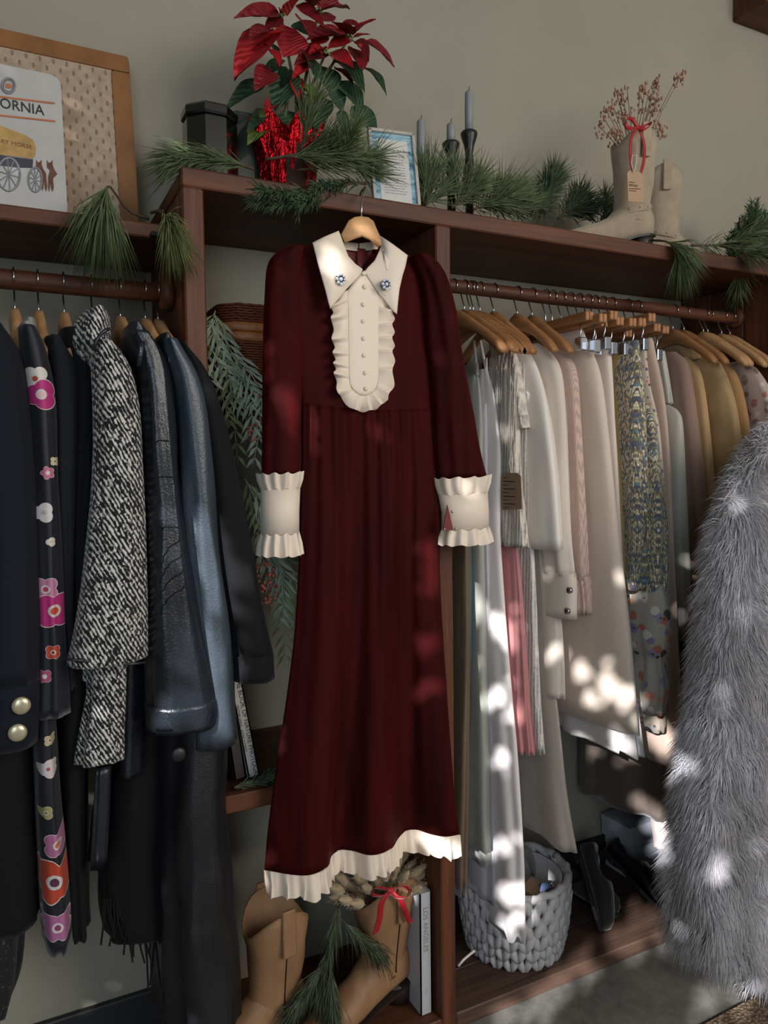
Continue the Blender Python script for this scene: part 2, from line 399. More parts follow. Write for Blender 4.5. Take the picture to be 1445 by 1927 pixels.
def flower_print(name, bgc, flowers, axis=0, rough=.6):
    """flowers: (u, z, radius, petals, petal colour, heart colour) in object space"""
    q = N(name); sp = q.n('ShaderNodeSeparateXYZ'); q.l(q.co(), sp.inputs[0])
    U, V = sp.outputs[axis], sp.outputs[2]
    c = q.ramp(q.noise(8), [(.3, mul(bgc, .85)), (.7, mul(bgc, 1.15))])
    for u, v, r, n, pc, hc in flowers:
        du, dv = q.math('SUBTRACT', U, u), q.math('SUBTRACT', V, v)
        d = q.math('SQRT', q.math('ADD', q.math('MULTIPLY', du, du), q.math('MULTIPLY', dv, dv)))
        an = q.math('ARCTAN2', dv, du)
        rim = q.math('ADD', q.math('MULTIPLY', q.math('ABSOLUTE', q.math('SINE', q.math('MULTIPLY', an, n/2))), r*.3), r*.72)
        k = q.math('DIVIDE', d, rim)
        c = q.mix(q.math('LESS_THAN', k, 1.05), c, 'd8cdc4')
        c = q.mix(q.math('LESS_THAN', k, 1.0), c, pc)
        c = q.mix(q.math('LESS_THAN', d, r*.34), c, 'cfc6c0')
        c = q.mix(q.math('LESS_THAN', d, r*.2), c, hc)
    return q.set(c, rough, sheen=.15)
def ditsy(name, bgc, cols, scale, thr=.32):
    q = N(name)
    vo = q.n('ShaderNodeTexVoronoi'); vo.inputs['Scale'].default_value = scale; q.l(q.co(), vo.inputs['Vector'])
    sp = q.n('ShaderNodeSeparateColor'); q.l(vo.outputs['Color'], sp.inputs[0])
    st = [(i/len(cols), c) for i, c in enumerate(cols)]
    fc = q.ramp(sp.outputs[0], st, True)
    n = q.noise(scale*2.2, 2)
    d = q.math('ADD', vo.outputs['Distance'], q.math('MULTIPLY', q.math('SUBTRACT', n, .5), .5))
    c = q.mix(q.math('LESS_THAN', d, thr), bgc, fc)
    c = q.mix(q.math('LESS_THAN', d, thr*.25), c, '6b4a3a')
    return q.set(c, .75, sheen=.2)
def knit(name, col, s=170, depth=.9):
    q = N(name)
    wv = q.n('ShaderNodeTexWave', bands_direction='Y'); wv.inputs['Scale'].default_value = s/4; wv.inputs['Distortion'].default_value = 1.5; q.l(q.co(), wv.inputs['Vector'])
    n = q.noise(s, 2)
    h = q.math('ADD', q.math('MULTIPLY', wv.outputs['Fac'], .6), n)
    c = q.ramp(h, [(.45, mul(col, .72)), (.95, mul(col, 1.08))]); q.bump(h, depth, .003)
    return q.set(c, .9, sheen=.3)
NAVY = cloth_mat('navy_wool', '12151f', sheen=.04); BLACK = cloth_mat('black_wool', '0b0b0e', sheen=.03); BLACK2 = cloth_mat('black_knit', '0e0e12', weave=350, bump=.6, sheen=.04); CHAR = cloth_mat('charcoal_wool', '16181f', sheen=.04)
TW = tweed_bw(); LEA = leather('black_leather', '1a1e25', .3); SLATE = leather('slate_leather', '3a424b', .36, .6); LEA2 = leather('coat_leather', '1c1c20', .40, .8)
PEARL = M('pearl_gold', 'cfc3a2', .3, .1, metal=.6); LACE = ditsy('black_lace', '0b0b0c', ['2a2826', '161514', '3a3733'], 160, .35)

def garment(name, label, cat, loc, group): return thing(name, loc, label, cat, group)
GL = 'dark clothes on the left rail'; GH = 'wooden hangers on the left rail'
ltxt = ['with the navy coat, first from the photo edge', 'above the poppy print dress', 'above the plain charcoal jacket', 'hidden by the tweed collar', 'above the quilted black leather jacket', 'above the slate leather coat', 'next to the rail end flange']
for px, tx in zip((26, 71, 119, 172, 225, 272, 311), ltxt):
    p = LY(px, 530+px*.085, RODL[0])
    hanger(min(p.x, .268), RODL, .0175, .088, 'pale wooden hanger on left rail '+tx, GH, halfw=.17, sag=.075)

def shoulder_body(name, x, z0, z1, hx0, hx1, mat, par, y0=-.03, y1=.27, seed=0, amp=.004, xb=None):
    yc = (y0+y1)/2; hy = (y1-y0)/2
    return cloth(name, [(z0, x, yc, .018, .05), (z0-.02, x, yc, hx0*.8, hy*.55), (z0-.07, x, yc, hx0, hy*.92), (lerp(z0, z1, .45), x if xb is None else lerp(x, xb, .5), yc, (hx0+hx1)/2, hy), (z1, xb if xb is not None else x, yc, hx1, hy)], mat, par, amp=amp, seed=seed)

# navy coat at the photo's left edge
g = garment('navy_coat', 'navy wool coat with two pearl cuff buttons at the left photo edge', 'coat', (.0, 0, .3), GL)
cloth('sleeve', rowsL([(612, -30, 6), (640, -50, 26), (690, -52, 46), (800, -45, 60), (950, -40, 71), (1100, -35, 77), (1288, -30, 76)], -.08, .055), NAVY, g, seed=1, amp=.003)
cu = cloth('cuff', rowsL([(1284, -33, 77), (1290, -36, 79), (1340, -36, 78), (1402, -38, 72)], -.083, .058), NAVY, g, nv=8, amp=.001, wr=.001)
for px, py in ((40, 1328), (33, 1379)):
    p = LY(px, py, -.127); MB().ball(p, .0135, 14, 8, (1, .35, 1)).build('button', PEARL, cu)
shoulder_body('body', -.035, 1.48, .98, .035, .04, NAVY, g)
g = garment('black_skirt', 'long black skirt with lace hem hanging below the navy coat', 'skirt', (.0, .05, .1), GL)
cloth('skirt_panel', rowsL([(1300, -50, 62), (1400, -60, 72), (1560, -60, 80), (1742, -60, 86)], -.02, .12), BLACK, g, seed=3)
cloth('lace_trim', rowsL([(1700, -60, 56), (1780, -60, 50), (1850, -60, 40), (1910, -60, 18)], -.015, .11), LACE, g, seed=4, amp=.006, k=9, ns=60)

# floral dress
YF = -.1
def fl(px, py, rpx, n, pc, hc):
    p = LY(px, py, YF); return (p.x-.06, p.z-.3, rpx/1410*1.25, n, pc, hc)
FLW = flower_print('poppy_print', '14151f', [fl(66, 712, 22, 4, 'd9cfc6', 'a8452a'), fl(78, 742, 26, 3, 'b32a72', 'e0b8b0'), fl(90, 890, 11, 5, 'c46a8a', 'e0d0c0'), fl(104, 868, 8, 4, 'cdbf9a', '7a5a30'), fl(82, 965, 17, 3, 'd8cfcc', 'b9aaa6'), fl(96, 1020, 8, 3, 'd8cfc0', 'b9aaa6'), fl(86, 1110, 22, 4, 'c07a9c', 'b0405a'), fl(103, 1150, 32, 4, 'b32a72', 'c4452a'), fl(100, 1228, 13, 4, 'b8452c', '7a2a1c'), fl(84, 1275, 12, 4, 'a84a6a', 'd8c8c0'), fl(92, 1455, 17, 3, 'cfc2c0', 'a05060'), fl(95, 1400, 10, 4, 'b7a878', '6a5a3a'), fl(110, 1600, 24, 4, 'b06a90', 'c46a4a'), fl(104, 1672, 40, 5, 'b8432a', '5a2a48'), fl(88, 1540, 12, 3, 'a59a60', '6a6a3a'), fl(110, 1758, 28, 4, 'a8628f', '8a3a6a')])
g = garment('poppy_print_dress', 'navy dress printed with pink and orange poppies, beside the navy coat', 'dress', (.06, 0, .3), GL)
cloth('sleeve', rowsL([(618, 36, 70), (660, 38, 88), (750, 48, 104), (900, 60, 112), (1100, 66, 118), (1240, 70, 124), (1340, 66, 130)], -.06, .05), FLW, g, seed=5)
cloth('skirt_panel', rowsL([(1300, 60, 112), (1345, 62, 106), (1500, 66, 116), (1620, 72, 130), (1775, 82, 140)], -.045, .1), FLW, g, seed=6, amp=.002)
cloth('neckband', rowsL([(612, 36, 62), (622, 34, 72), (640, 36, 78)], -.04, .06), M('striped_trim', '8f8a82', .7), g, nv=6, amp=0, wr=0)

g = garment('charcoal_jacket', 'plain charcoal wool jacket beside the poppy print dress', 'jacket', (.1, 0, .3), GL)
cloth('sleeve', rowsL([(636, 86, 112), (665, 84, 132), (700, 86, 148), (800, 92, 150), (950, 96, 148), (1100, 98, 144), (1290, 100, 140)], -.03, .05), CHAR, g, seed=7)
cloth('body', rowsL([(1100, 104, 150), (1250, 108, 168), (1500, 112, 166), (1700, 122, 166), (1752, 130, 168)], .0, .1), BLACK, g, seed=8)
g = garment('black_cardigan', 'black knitted cardigan between the charcoal jacket and the tweed coat', 'cardigan', (.14, 0, .6), GL)
cloth('sleeve', rowsL([(622, 112, 150), (660, 118, 172), (720, 128, 184), (850, 130, 182), (1000, 122, 176), (1250, 112, 152)], -.02, .06), BLACK2, g, seed=9)

# tweed coat
g = garment('tweed_coat', 'black and white tweed coat with stand collar', 'coat', (.17, 0, .5), GL)
cloth('sleeve', rowsL([(642, 172, 208), (668, 172, 232), (705, 174, 250), (780, 176, 264), (900, 172, 270), (1000, 163, 272), (1100, 150, 274), (1200, 132, 275), (1244, 120, 275)], -.1, .05), TW, g, seed=10, amp=.004, k=3, nv=40)
cloth('body', rowsL([(650, 160, 210), (700, 165, 240), (1000, 160, 250), (1235, 148, 252), (1274, 146, 248)], -.03, .13), TW, g, seed=11)
cloth('lower_sleeve', rowsL([(1240, 160, 240), (1300, 163, 238), (1360, 152, 236), (1426, 143, 234)], -.045, .04), TW, g, seed=12)
co = cloth('collar', rowsL([(583, 168, 196), (592, 152, 206), (612, 142, 208), (640, 138, 206), (672, 150, 200), (690, 172, 194)], -.06, .07), TW, g, seed=13, amp=.004, k=4, nv=16)
a = [LY(px, py, -.135) for px, py in ((205, 618), (192, 626), (182, 640), (176, 660))]
MB().tube(a, .0028, 6).build('piping', LEA, co)
a = [LY(px, py, -.135) for px, py in ((121, 1240), (150, 1243), (200, 1248), (245, 1250), (274, 1246))]
MB().tube(a, .0025, 6).build('hem_piping', LEA, g)

# black leather jacket
g = garment('leather_jacket', 'creased black leather jacket with stitched sleeve panels', 'jacket', (.25, 0, .5), GL)
lsl = cloth('sleeve', rowsL([(628, 240, 282), (660, 252, 304), (700, 262, 318), (760, 268, 326), (850, 271, 334), (950, 272, 344), (1050, 273, 358), (1150, 275, 376), (1250, 277, 398), (1330, 277, 414), (1356, 278, 412)], -.085, .055), LEA, g, seed=14, wr=.008, amp=.003, nv=44)
cloth('cuff', rowsL([(1318, 275, 412), (1345, 276, 416), (1368, 278, 412)], -.088, .058), LEA, g, nv=6, amp=.001, seed=3)
cloth('collar', rowsL([(612, 240, 262), (622, 234, 276), (645, 232, 288), (670, 240, 290), (695, 258, 276)], -.06, .06), LEA, g, nv=14, amp=.003, seed=15)
MB().tube([LY(px, py, -.125) for px, py in ((268, 642), (266, 660), (262, 690))], .004, 6).build('collar_tab', LEA, g)
bpy.context.view_layer.update()
def on_cloth(o, p):
    w = wloc(o); ok, lo, nr_, ix = o.closest_point_on_mesh(p-w); return lo+w+nr_*.0004
for py, l, r in ((835, 277, 328), (905, 277, 334), (1000, 279, 344)):
    MB().tube([on_cloth(lsl, LY(lerp(l, r, i/12), py-4*math.sin(i/12*PI)-i*.4, -.15)) for i in range(13)], .0011, 5).build('stitched_seam', BLACK, g)
for k in range(4):
    MB().tube([on_cloth(lsl, LY(lerp(280, 350+k*3, i/12), 1075+k*30-i*5, -.15)) for i in range(13)], .0011, 5).build('stitched_seam', BLACK, g)
cloth('body', rowsL([(1150, 220, 280), (1280, 205, 280), (1380, 200, 276), (1450, 205, 274)], -.0, .12), LEA, g, seed=16, wr=.006)
g = garment('fringed_shawl', 'black suede shawl with fringe hanging below the leather jacket', 'shawl', (.23, .06, .2), GL)
cloth('shawl_panel', rowsL([(1300, 215, 330), (1450, 205, 335), (1600, 195, 335), (1700, 190, 340), (1752, 200, 345)], .05, .08), BLACK, g, seed=17, wr=.006)
fr = MB()
for i in range(34):
    px = 196+i*4.4; p0 = LY(px, 1690, .03); L_ = R.uniform(.06, .16)*(0.6+i/34)
    fr.tube([p0, p0+Vector((R.uniform(-.004, .004), -.01, -L_*.5)), p0+Vector((R.uniform(-.012, .012), -.012, -L_))], .0022, 4)
stuff(fr.build('fringe', BLACK, g))
MB().tube([LY(px, py, -.02) for px, py in ((196, 1420), (190, 1500), (182, 1560), (178, 1618))], .011, 6).build('belt_end', LEA, g)
cloth('strap', rowsL([(1430, 176, 205), (1500, 172, 202), (1618, 164, 196)], -.03, .008), LEA, g, nv=10, amp=.0005, seed=2)

# slate leather long coat
g = garment('slate_leather_coat', 'long slate leather coat with covered button, sunlit sleeve', 'coat', (.33, 0, .0), GL)
cloth('sleeve', rowsL([(642, 302, 330), (670, 306, 350), (710, 318, 374), (770, 328, 392), (860, 336, 402), (1000, 344, 411), (1100, 352, 424), (1200, 362, 434), (1300, 366, 440), (1396, 364, 446)], -.065, .05), SLATE, g, seed=18, wr=.006, amp=.004, k=5, nv=40)
cloth('collar', rowsL([(632, 298, 316), (645, 292, 326), (670, 298, 334), (690, 308, 322)], -.05, .05), LEA2, g, nv=12, amp=.003, seed=19)
cloth('coat_body', rowsL([(1250, 312, 420), (1400, 306, 438), (1550, 303, 440), (1700, 305, 448), (1820, 310, 462), (1940, 318, 464)], -.04, .14), LEA2, g, seed=20, amp=.008, k=9, wr=.008, nv=40, ns=64)
p = LY(336, 1420, -.09); MB().ball(p, .013, 14, 8, (1, .4, 1)).build('button', LEA2, g)
g = garment('black_wool_coat', 'black wool coat with turned-back cuff, next to the shelf post', 'coat', (.4, 0, .5), GL)
cloth('sleeve', rowsL([(648, 326, 344), (665, 330, 360), (700, 345, 388), (760, 366, 412), (850, 380, 436), (950, 392, 456), (1050, 402, 476), (1150, 422, 492), (1238, 440, 510)], -.06, .045), BLACK, g, seed=21)
cloth('cuff', rowsL([(1228, 436, 511), (1240, 438, 514), (1276, 440, 516)], -.062, .05), BLACK, g, nv=6, amp=.0005, seed=1, wr=.001)
cloth('body', rowsL([(650, 315, 340), (700, 325, 370), (900, 350, 400), (1180, 380, 440), (1230, 380, 440)], -.035, .02), BLACK, g, seed=22)

# ------------------------------------------------------------------ the velvet dress on its hanger
q = N('red_velvet')
vn = q.noise(10, 4, q.scaled((3, 1, .25)))
vc = q.ramp(vn, [(.3, '2a0506'), (.7, '430a0b')])
q.bump(q.noise(22, 4, q.scaled((2, 2, .3))), .25, .006)
VELVET = q.set(vc, .75, sheen=.16, spec=.1, sheen_rough=.3); q.b.inputs['Sheen Tint'].default_value = (.75, .09, .08, 1)
LINING = M('red_lining', '6e1a1e', .6)
YD = -.055      # plane of the dress, just in front of the shelf edge
dress = thing('velvet_dress', LY(680, 1600, YD), 'long dark red velvet dress with cream collar, bib and ruffles', 'dress')
def poly(tab, s): return interp([(i, *t) for i, t in enumerate(tab)], s*(len(tab)-1))
# skirt: hem outline in x, swinging forward and back so that a level hem waves
HEM = [(497, 1640), (520, 1644), (550, 1649), (580, 1650), (605, 1642), (618, 1630), (624, 1612), (640, 1602), (665, 1604), (695, 1612), (720, 1608), (738, 1597), (750, 1578), (764, 1566), (785, 1564), (810, 1572), (838, 1577), (866, 1573)]
HEMZ = LY(690, 1606, YD-.012).z
WL, WR = (567, 757), (815, 768)
SL = [(757, 567), (850, 567), (950, 565), (1050, 562), (1130, 558), (1200, 553), (1290, 542), (1380, 529), (1470, 516), (1560, 504), (1640, 497)]
SR = [(768, 815), (850, 821), (950, 825), (1050, 827), (1130, 830), (1230, 836), (1330, 843), (1430, 850), (1520, 858), (1573, 866)]
def skirt_pt(s, v, off=0.0):
    hx, hy = poly(HEM, s)
    pyl = lerp(WL[1], HEM[0][1], v); pyr = lerp(WR[1], HEM[-1][1], v)
    l = interp(SL, pyl)[0]; r = interp(SR, pyr)[0]
    hfrac = (hx-HEM[0][0])/(HEM[-1][0]-HEM[0][0])
    f = lerp(s, hfrac, v)
    px = lerp(l, r, f); py = lerp(lerp(WL[1], WR[1], s)+8*math.sin(PI*s), hy, v)
    yh = LZ(hx, hy, HEMZ).y
    edge = math.sin(PI*min(1, max(0, s)))**.4
    bell = YD-.022*edge
    g = v**1.4
    gather = .0035*math.sin(s*62+1.5*math.sin(s*9))*(1-v)**1.2*edge + .007*edge*math.sin(s*19+.8*math.sin(v*3+s*7))*min(1, v*2.2+.15)*(1-.6*v)
    y = lerp(bell, max(-.2, min(-.03, yh)), g)+gather+off
    return LY(px, py, y)
def front_back(rows_f, thick):
    """close a grid of front points with a back sheet"""
    rings = []
    for row in rows_f:
        n = len(row); back = []
        for i in range(n-2, 0, -1):
            e = math.sin(PI*i/(n-1))**.5; p = row[i]; back.append(Vector((p.x, max(p.y+.008, min(YD+.02*e+.012, -.008)) if thick is None else p.y+thick*e, p.z)))
        rings.append(list(row)+back)
    return rings
rows = [[skirt_pt(j/88, i/46) for j in range(89)] for i in range(47)]
sk = MB().loft(front_back(rows, .03)).build('skirt', VELVET, dress)
# ruffle along the hem
rf = MB(); top = []; bot = []; mid = []
NR = 220
for i in range(NR+1):
    s = i/NR; p = skirt_pt(s, 1, -.002)
    w = .006*math.sin(s*95+2.2*math.sin(s*21))+.003*math.sin(s*190)
    h = .042+.003*math.sin(s*40)
    top.append(p+Vector((0, -.001, .002))); mid.append(p+Vector((.002*math.sin(s*95), -.004+w*.5, -h*.5))); bot.append(p+Vector((.004*math.sin(s*95+1), -.005+w, -h)))
rf.loft([top, mid, bot], closed=False); rf.loft([[p+Vector((0, .0025, 0)) for p in r] for r in (bot, mid, top)], closed=False); rf.loft([bot, [p+Vector((0, .0025, 0)) for p in bot]], closed=False)
rf.build('hem_ruffle', CREAM, dress)
# bodice (front and back)
BL = [(452, 600), (470, 560), (490, 528), (520, 524), (600, 540), (680, 556), (760, 567)]
BR = [(466, 750), (485, 775), (505, 806), (540, 812), (600, 808), (690, 812), (772, 816)]
NECK_F = [(520, 684)]
rows = []
for i in range(25):
    v = i/24; row = []
    for j in range(61):
        s = j/60
        pyl = lerp(452, 757, v); pyr = lerp(466, 768, v)
        l = interp(BL, pyl)[0]; r = interp(BR, pyr)[0]
        py = lerp(pyl, pyr, s)+8*math.sin(PI*s)*v
        if v < .5:   # neckline opening dips in the middle
            dip = max(0, 1-abs(s-.49)/.26); py += (1-v*2)*62*dip**.8
        edge = math.sin(PI*s)**.5
        y = YD-.02*edge*(.5+.5*v)-.004*math.sin(s*9+v*4)*edge
        row.append(LY(lerp(l, r, s), py, y))
    rows.append(row)
MB().loft(front_back(rows, .03), cap0=False, cap1=False).build('bodice', VELVET, dress)
# back of the neck seen through the opening
b = MB(); rr = []
for i in range(9):
    py = lerp(468, 528, i/8); rr.append([LY(px, py+(4 if px > 690 else 0), -.022) for px in range(640, 732, 10)])
b.loft(rr, closed=False); b.build('back_lining', LINING, dress)
MB().box(LY(674, 530, -.030), LY(686, 470, -.024)).build('zip', M('zip_tape', '8a3a36', .5), dress)
for l, r in ((646, 674), (676, 714)):
    MB().loft([[LY(lerp(l, r, j/6), lerp(458, 473, i/3)+abs(lerp(l, r, j/6)-676)*-.12, -.028) for j in range(7)] for i in range(4)], closed=False).build('neckband', CREAM, dress)
# sleeves
def sleeveD(spec, y, hy, seed):
    out = []
    for py, l, r in spec:
        a, c2 = LY(l, py, y), LY(r, py, y); out.append(((a.z+c2.z)/2, (a.x+c2.x)/2, y, (c2.x-a.x)/2, hy))
    return out
cloth('sleeve', sleeveD([(468, 534, 566), (482, 514, 566), (505, 502, 564), (560, 498, 563), (640, 497, 566), (740, 496, 566), (820, 495, 563), (898, 494, 560)], YD-.012, .03, 1), VELVET, dress, seed=31, amp=.002, k=3, wr=.004, nv=36)
cloth('sleeve', sleeveD([(484, 772, 800), (500, 776, 822), (530, 790, 838), (580, 800, 852), (640, 806, 862), (700, 814, 872), (780, 819, 886), (850, 823, 898), (900, 829, 910)], YD-.012, .03, 2), VELVET, dress, seed=32, amp=.004, k=4, wr=.006, nv=36)
def cuff(l0, r0, l1, r1, t, m1, m2, bt, slope):
    n = 48
    def ring(l, r, py, y, hy, wav=0, f=11):
        a, c2 = LY(l, py, y), LY(r, py+slope, y); cx, cz, hx = (a.x+c2.x)/2, 0, (c2.x-a.x)/2; out = []
        for j in range(n*2):
            an = 2*PI*j/(n*2); e = 1+wav*math.sin(f*an+math.sin(3*an))
            x = cx+hx*math.cos(an)*(1+.3*(e-1)); tt = (math.cos(an)+1)/2
            out.append((x, y+hy*math.sin(an)*e, lerp(a.z, c2.z, tt)+.002*math.sin(f*an)*(1 if wav else 0)))
        return out
    y = YD-.014
    c0 = MB().loft([ring(l0+7, r0-4, m1-1, y, .034), ring(l1+8, r1-4, (m1+m2)/2, y, .034), ring(l1+8, r1-4, m2, y, .034)]).build('cuff', CREAM, dress)
    MB().loft([ring(l0, r0, t, y, .042, .16), ring(l0+2, r0-1, (t+m1)/2, y, .039, .14), ring(l0+7, r0-4, m1, y, .0345, .03)], cap0=False, cap1=False).build('upper_ruffle', CREAM, c0)
    MB().loft([ring(l1+8, r1-4, m2-1, y, .0345, .03), ring(l1+3, r1, (m2+bt)/2, y, .038, .14), ring(l1+1, r1+2, bt, y, .041, .18)], cap0=False, cap1=False).build('lower_ruffle', CREAM, c0)
    return c0
cuff(485, 567, 484, 565, 892, 922, 1006, 1046, -4)
cr = cuff(820, 918, 826, 920, 900, 932, 998, 1026, -6)
sp = MB(); A = [LY(px, py, YD-.0505) for px, py in ((842, 950), (834, 998), (853, 998))]; sp.add(A+[p+Vector((0, .002, 0)) for p in A], [(0, 1, 2), (5, 4, 3), (0, 3, 4, 1), (1, 4, 5, 2), (2, 5, 3, 0)]); sp.build('cuff_slit', LINING, cr, smooth=False)
for px, py in ((851, 963), (836, 996), (857, 995)): MB().ball(LY(px, py, YD-.053), .0028, 8, 5).build('snap', CHROME, cr)

# bib
ZF = lambda x, y: (560+x/4.5875, 380+y/4.5875)
def sheet(outline, y, th, bulge=0.0):
    """slab from a traced outline (zoom coordinates), fan-filled around its centre with a soft bulge"""
    P2 = [ZF(*p) for p in outline]; cx = sum(p[0] for p in P2)/len(P2); cy = sum(p[1] for p in P2)/len(P2)
    yy = (lambda px, py: y(px, py)) if callable(y) else (lambda px, py: y)
    rings = []
    for k, e in ((1.0, th), (1.0, 0), (.93, -bulge*.4), (.7, -bulge*.8), (.4, -bulge), (.1, -bulge)):
        rings.append([LY(lerp(cx, p[0], k), lerp(cy, p[1], k), yy(lerp(cx, p[0], k), lerp(cy, p[1], k))+e) for p in P2])
    return MB().loft(rings)
YB = YD-.026
bibo = [(575, 590), (640, 660), (697, 775), (697, 1000), (698, 1250), (700, 1500), (690, 1580), (660, 1635), (620, 1662), (570, 1674), (520, 1660), (480, 1628), (452, 1580), (443, 1500), (440, 1250), (436, 1000), (432, 760), (500, 670)]
sheet(bibo, YB-.004, .004, .002).build('bib_panel', CREAM, dress)
path = [(432, 760), (434, 860), (435, 950), (437, 1050), (438, 1150), (440, 1250), (441, 1350), (442, 1450), (444, 1520), (456, 1590), (485, 1632), (525, 1662), (570, 1674), (615, 1664), (655, 1640), (688, 1590), (700, 1520), (700, 1430), (699, 1330), (698, 1230), (698, 1130), (697, 1030), (697, 930), (697, 840), (697, 775)]
outp = [(318, 830), (300, 920), (300, 990), (302, 1080), (306, 1170), (312, 1250), (318, 1340), (322, 1420), (326, 1500), (340, 1600), (390, 1705), (470, 1785), (570, 1810), (670, 1790), (750, 1730), (810, 1640), (828, 1540), (830, 1430), (830, 1330), (828, 1230), (828, 1120), (828, 1020), (826, 940), (812, 880), (790, 820)]
nr = 260; rows = [[] for _ in range(5)]
for i in range(nr+1):
    s = i/nr; a = poly(path, s); c2 = poly(outp, s)
    ph_ = s*17*2*PI+1.6*math.sin(s*23)
    saw = (ph_/(2*PI)) % 1.0; pl = (saw if saw < .8 else (1-saw)*4)-.4      # knife pleats
    for k in range(5):
        t = k/4; jag = 11*math.sin(ph_)*t
        rows[k].append(LY(*ZF(lerp(a[0], c2[0], t)+(jag if abs(c2[0]-570) > 200 else 0), lerp(a[1], c2[1], t)+jag*.6), YB-.004-.024*pl*t-.004*math.sin(PI*t)))
rb = MB().loft(rows, closed=False); rb.loft([[p+Vector((0, .002, 0)) for p in r] for r in rows[::-1]], closed=False); rb.build('bib_ruffle', CREAM, dress)
for x, y in ((572, 618), (580, 732), (567, 885), (565, 1030), (568, 1180), (572, 1325), (583, 1475), (590, 1612)):
    MB().ball(LY(*ZF(x, y), YB-.007), .0043, 12, 6, (1, .7, 1)).build('button', CREAM, dress)
# collar
cl = [(128, 350), (240, 296), (355, 248), (375, 300), (405, 385), (440, 470), (500, 535), (562, 580), (548, 622), (490, 685), (430, 745), (355, 835), (282, 925), (262, 860), (240, 770), (200, 630), (160, 480)]
cr_ = [(712, 290), (830, 370), (950, 460), (930, 560), (905, 640), (880, 750), (868, 850), (858, 970), (822, 945), (760, 865), (690, 775), (620, 675), (575, 602), (605, 565), (665, 505), (705, 420), (735, 340)]
def ycol(px, py): return YB-.012-.006*math.sin((px-590)*.045)+.00022*max(0, 470-py)
sheet(cl, ycol, .003, .003).build('collar_point', CREAM, dress); sheet(cr_, ycol, .003, .003).build('collar_point', CREAM, dress)
# brooches
GEM = M('crystal', 'f2f4fa', .12, .03, spec=1.0, coat=.5); PEW = M('pewter', '6a6a70', .3, .1, metal=.9)
for (x, y), tx in (((372, 668), 'left collar point, nearer the baskets'), ((765, 712), 'right collar point, nearer the clothes rail')):
    c0 = LY(*ZF(x, y), YB-.024); br = thing('crystal_brooch', c0, 'round crystal flower brooch pinned to the '+tx, 'brooch', 'brooches on the dress collar')
    MB().tube([c0+Vector((0, .006, 0)), c0+Vector((0, 0, 0)), c0+Vector((0, -.001, 0))], lambda t: .0095, 14).build('setting', PEW, br)
    for k in range(9):
        rr_ = 0 if k == 8 else .0078; an = k*PI/4
        MB().ball(c0+Vector((rr_*math.cos(an), -.002, rr_*math.sin(an)*1.1)), .0030 if k < 8 else .0036, 7, 4).build('crystal', GEM, br, smooth=False)
# its hanger
hp = LY(681, 420, YD+.005)
dh = thing('wooden_hanger', hp, 'beech hanger hooked on the shelf edge, holding the velvet dress', 'hanger')
o_ = [(372, 280), (405, 225), (440, 160), (490, 130), (550, 122), (610, 132), (655, 165), (680, 225), (705, 280), (735, 345), (712, 418), (690, 395), (640, 345), (555, 302), (470, 330), (400, 356)]
sheet(o_, lambda px, py: YD-.012+abs(px-680)*.00012, .018, .004).build('hanger_body', HWX, dh)
tp = LY(684, 360, -.004)
MB().tube([LY(680, 410, YD-.004), LY(680, 395, YD-.004), LY(681, 380, YD-.006), LY(683, 366, -.03), Vector((tp.x, -.012, ZT+.012)), Vector((tp.x, .004, ZT+.010)), Vector((tp.x, .016, ZT+.003))], .0018, 6).build('hook', CHROME, dh)

# ------------------------------------------------------------------ clothes on the right rail
GR = 'pale clothes on the right rail'; GRH = 'shaped hangers on the right rail'; GCH = 'clamp hangers on the right rail'
def rail_x(h): px = h/2.388+840; return LY(px, 535+(px-848)*.114+11, RODR[0]).x
rtxt = {30: 'right behind the dress shoulder', 80: 'second beside the shelf post', 105: 'third beside the shelf post', 120: 'fourth beside the shelf post', 150: 'fifth beside the shelf post', 212: 'with the white satin blouse', 318: 'with the cream snap-cuff jacket', 385: 'with the dusty pink sweater',
        1018: 'with the grey silk blouse', 1068: 'with the mauve jacket', 1155: 'with the camel satin blouse', 1175: 'with the tan suede jacket', 1237: 'bare pale one with black strap', 1275: 'with the camel coat', 1318: 'with the rose print dress at the rail end'}
for h, tx in rtxt.items():
    low = h in (30, 80, 105, 120, 150)
    hanger(rail_x(h), RODR, .0155, .085 if not low else .088, 'shaped wooden hanger on right rail, '+tx, GRH, halfw=.2 if low else .14, mat=HW if h > 1100 else CLW, sag=.1 if low else .085)
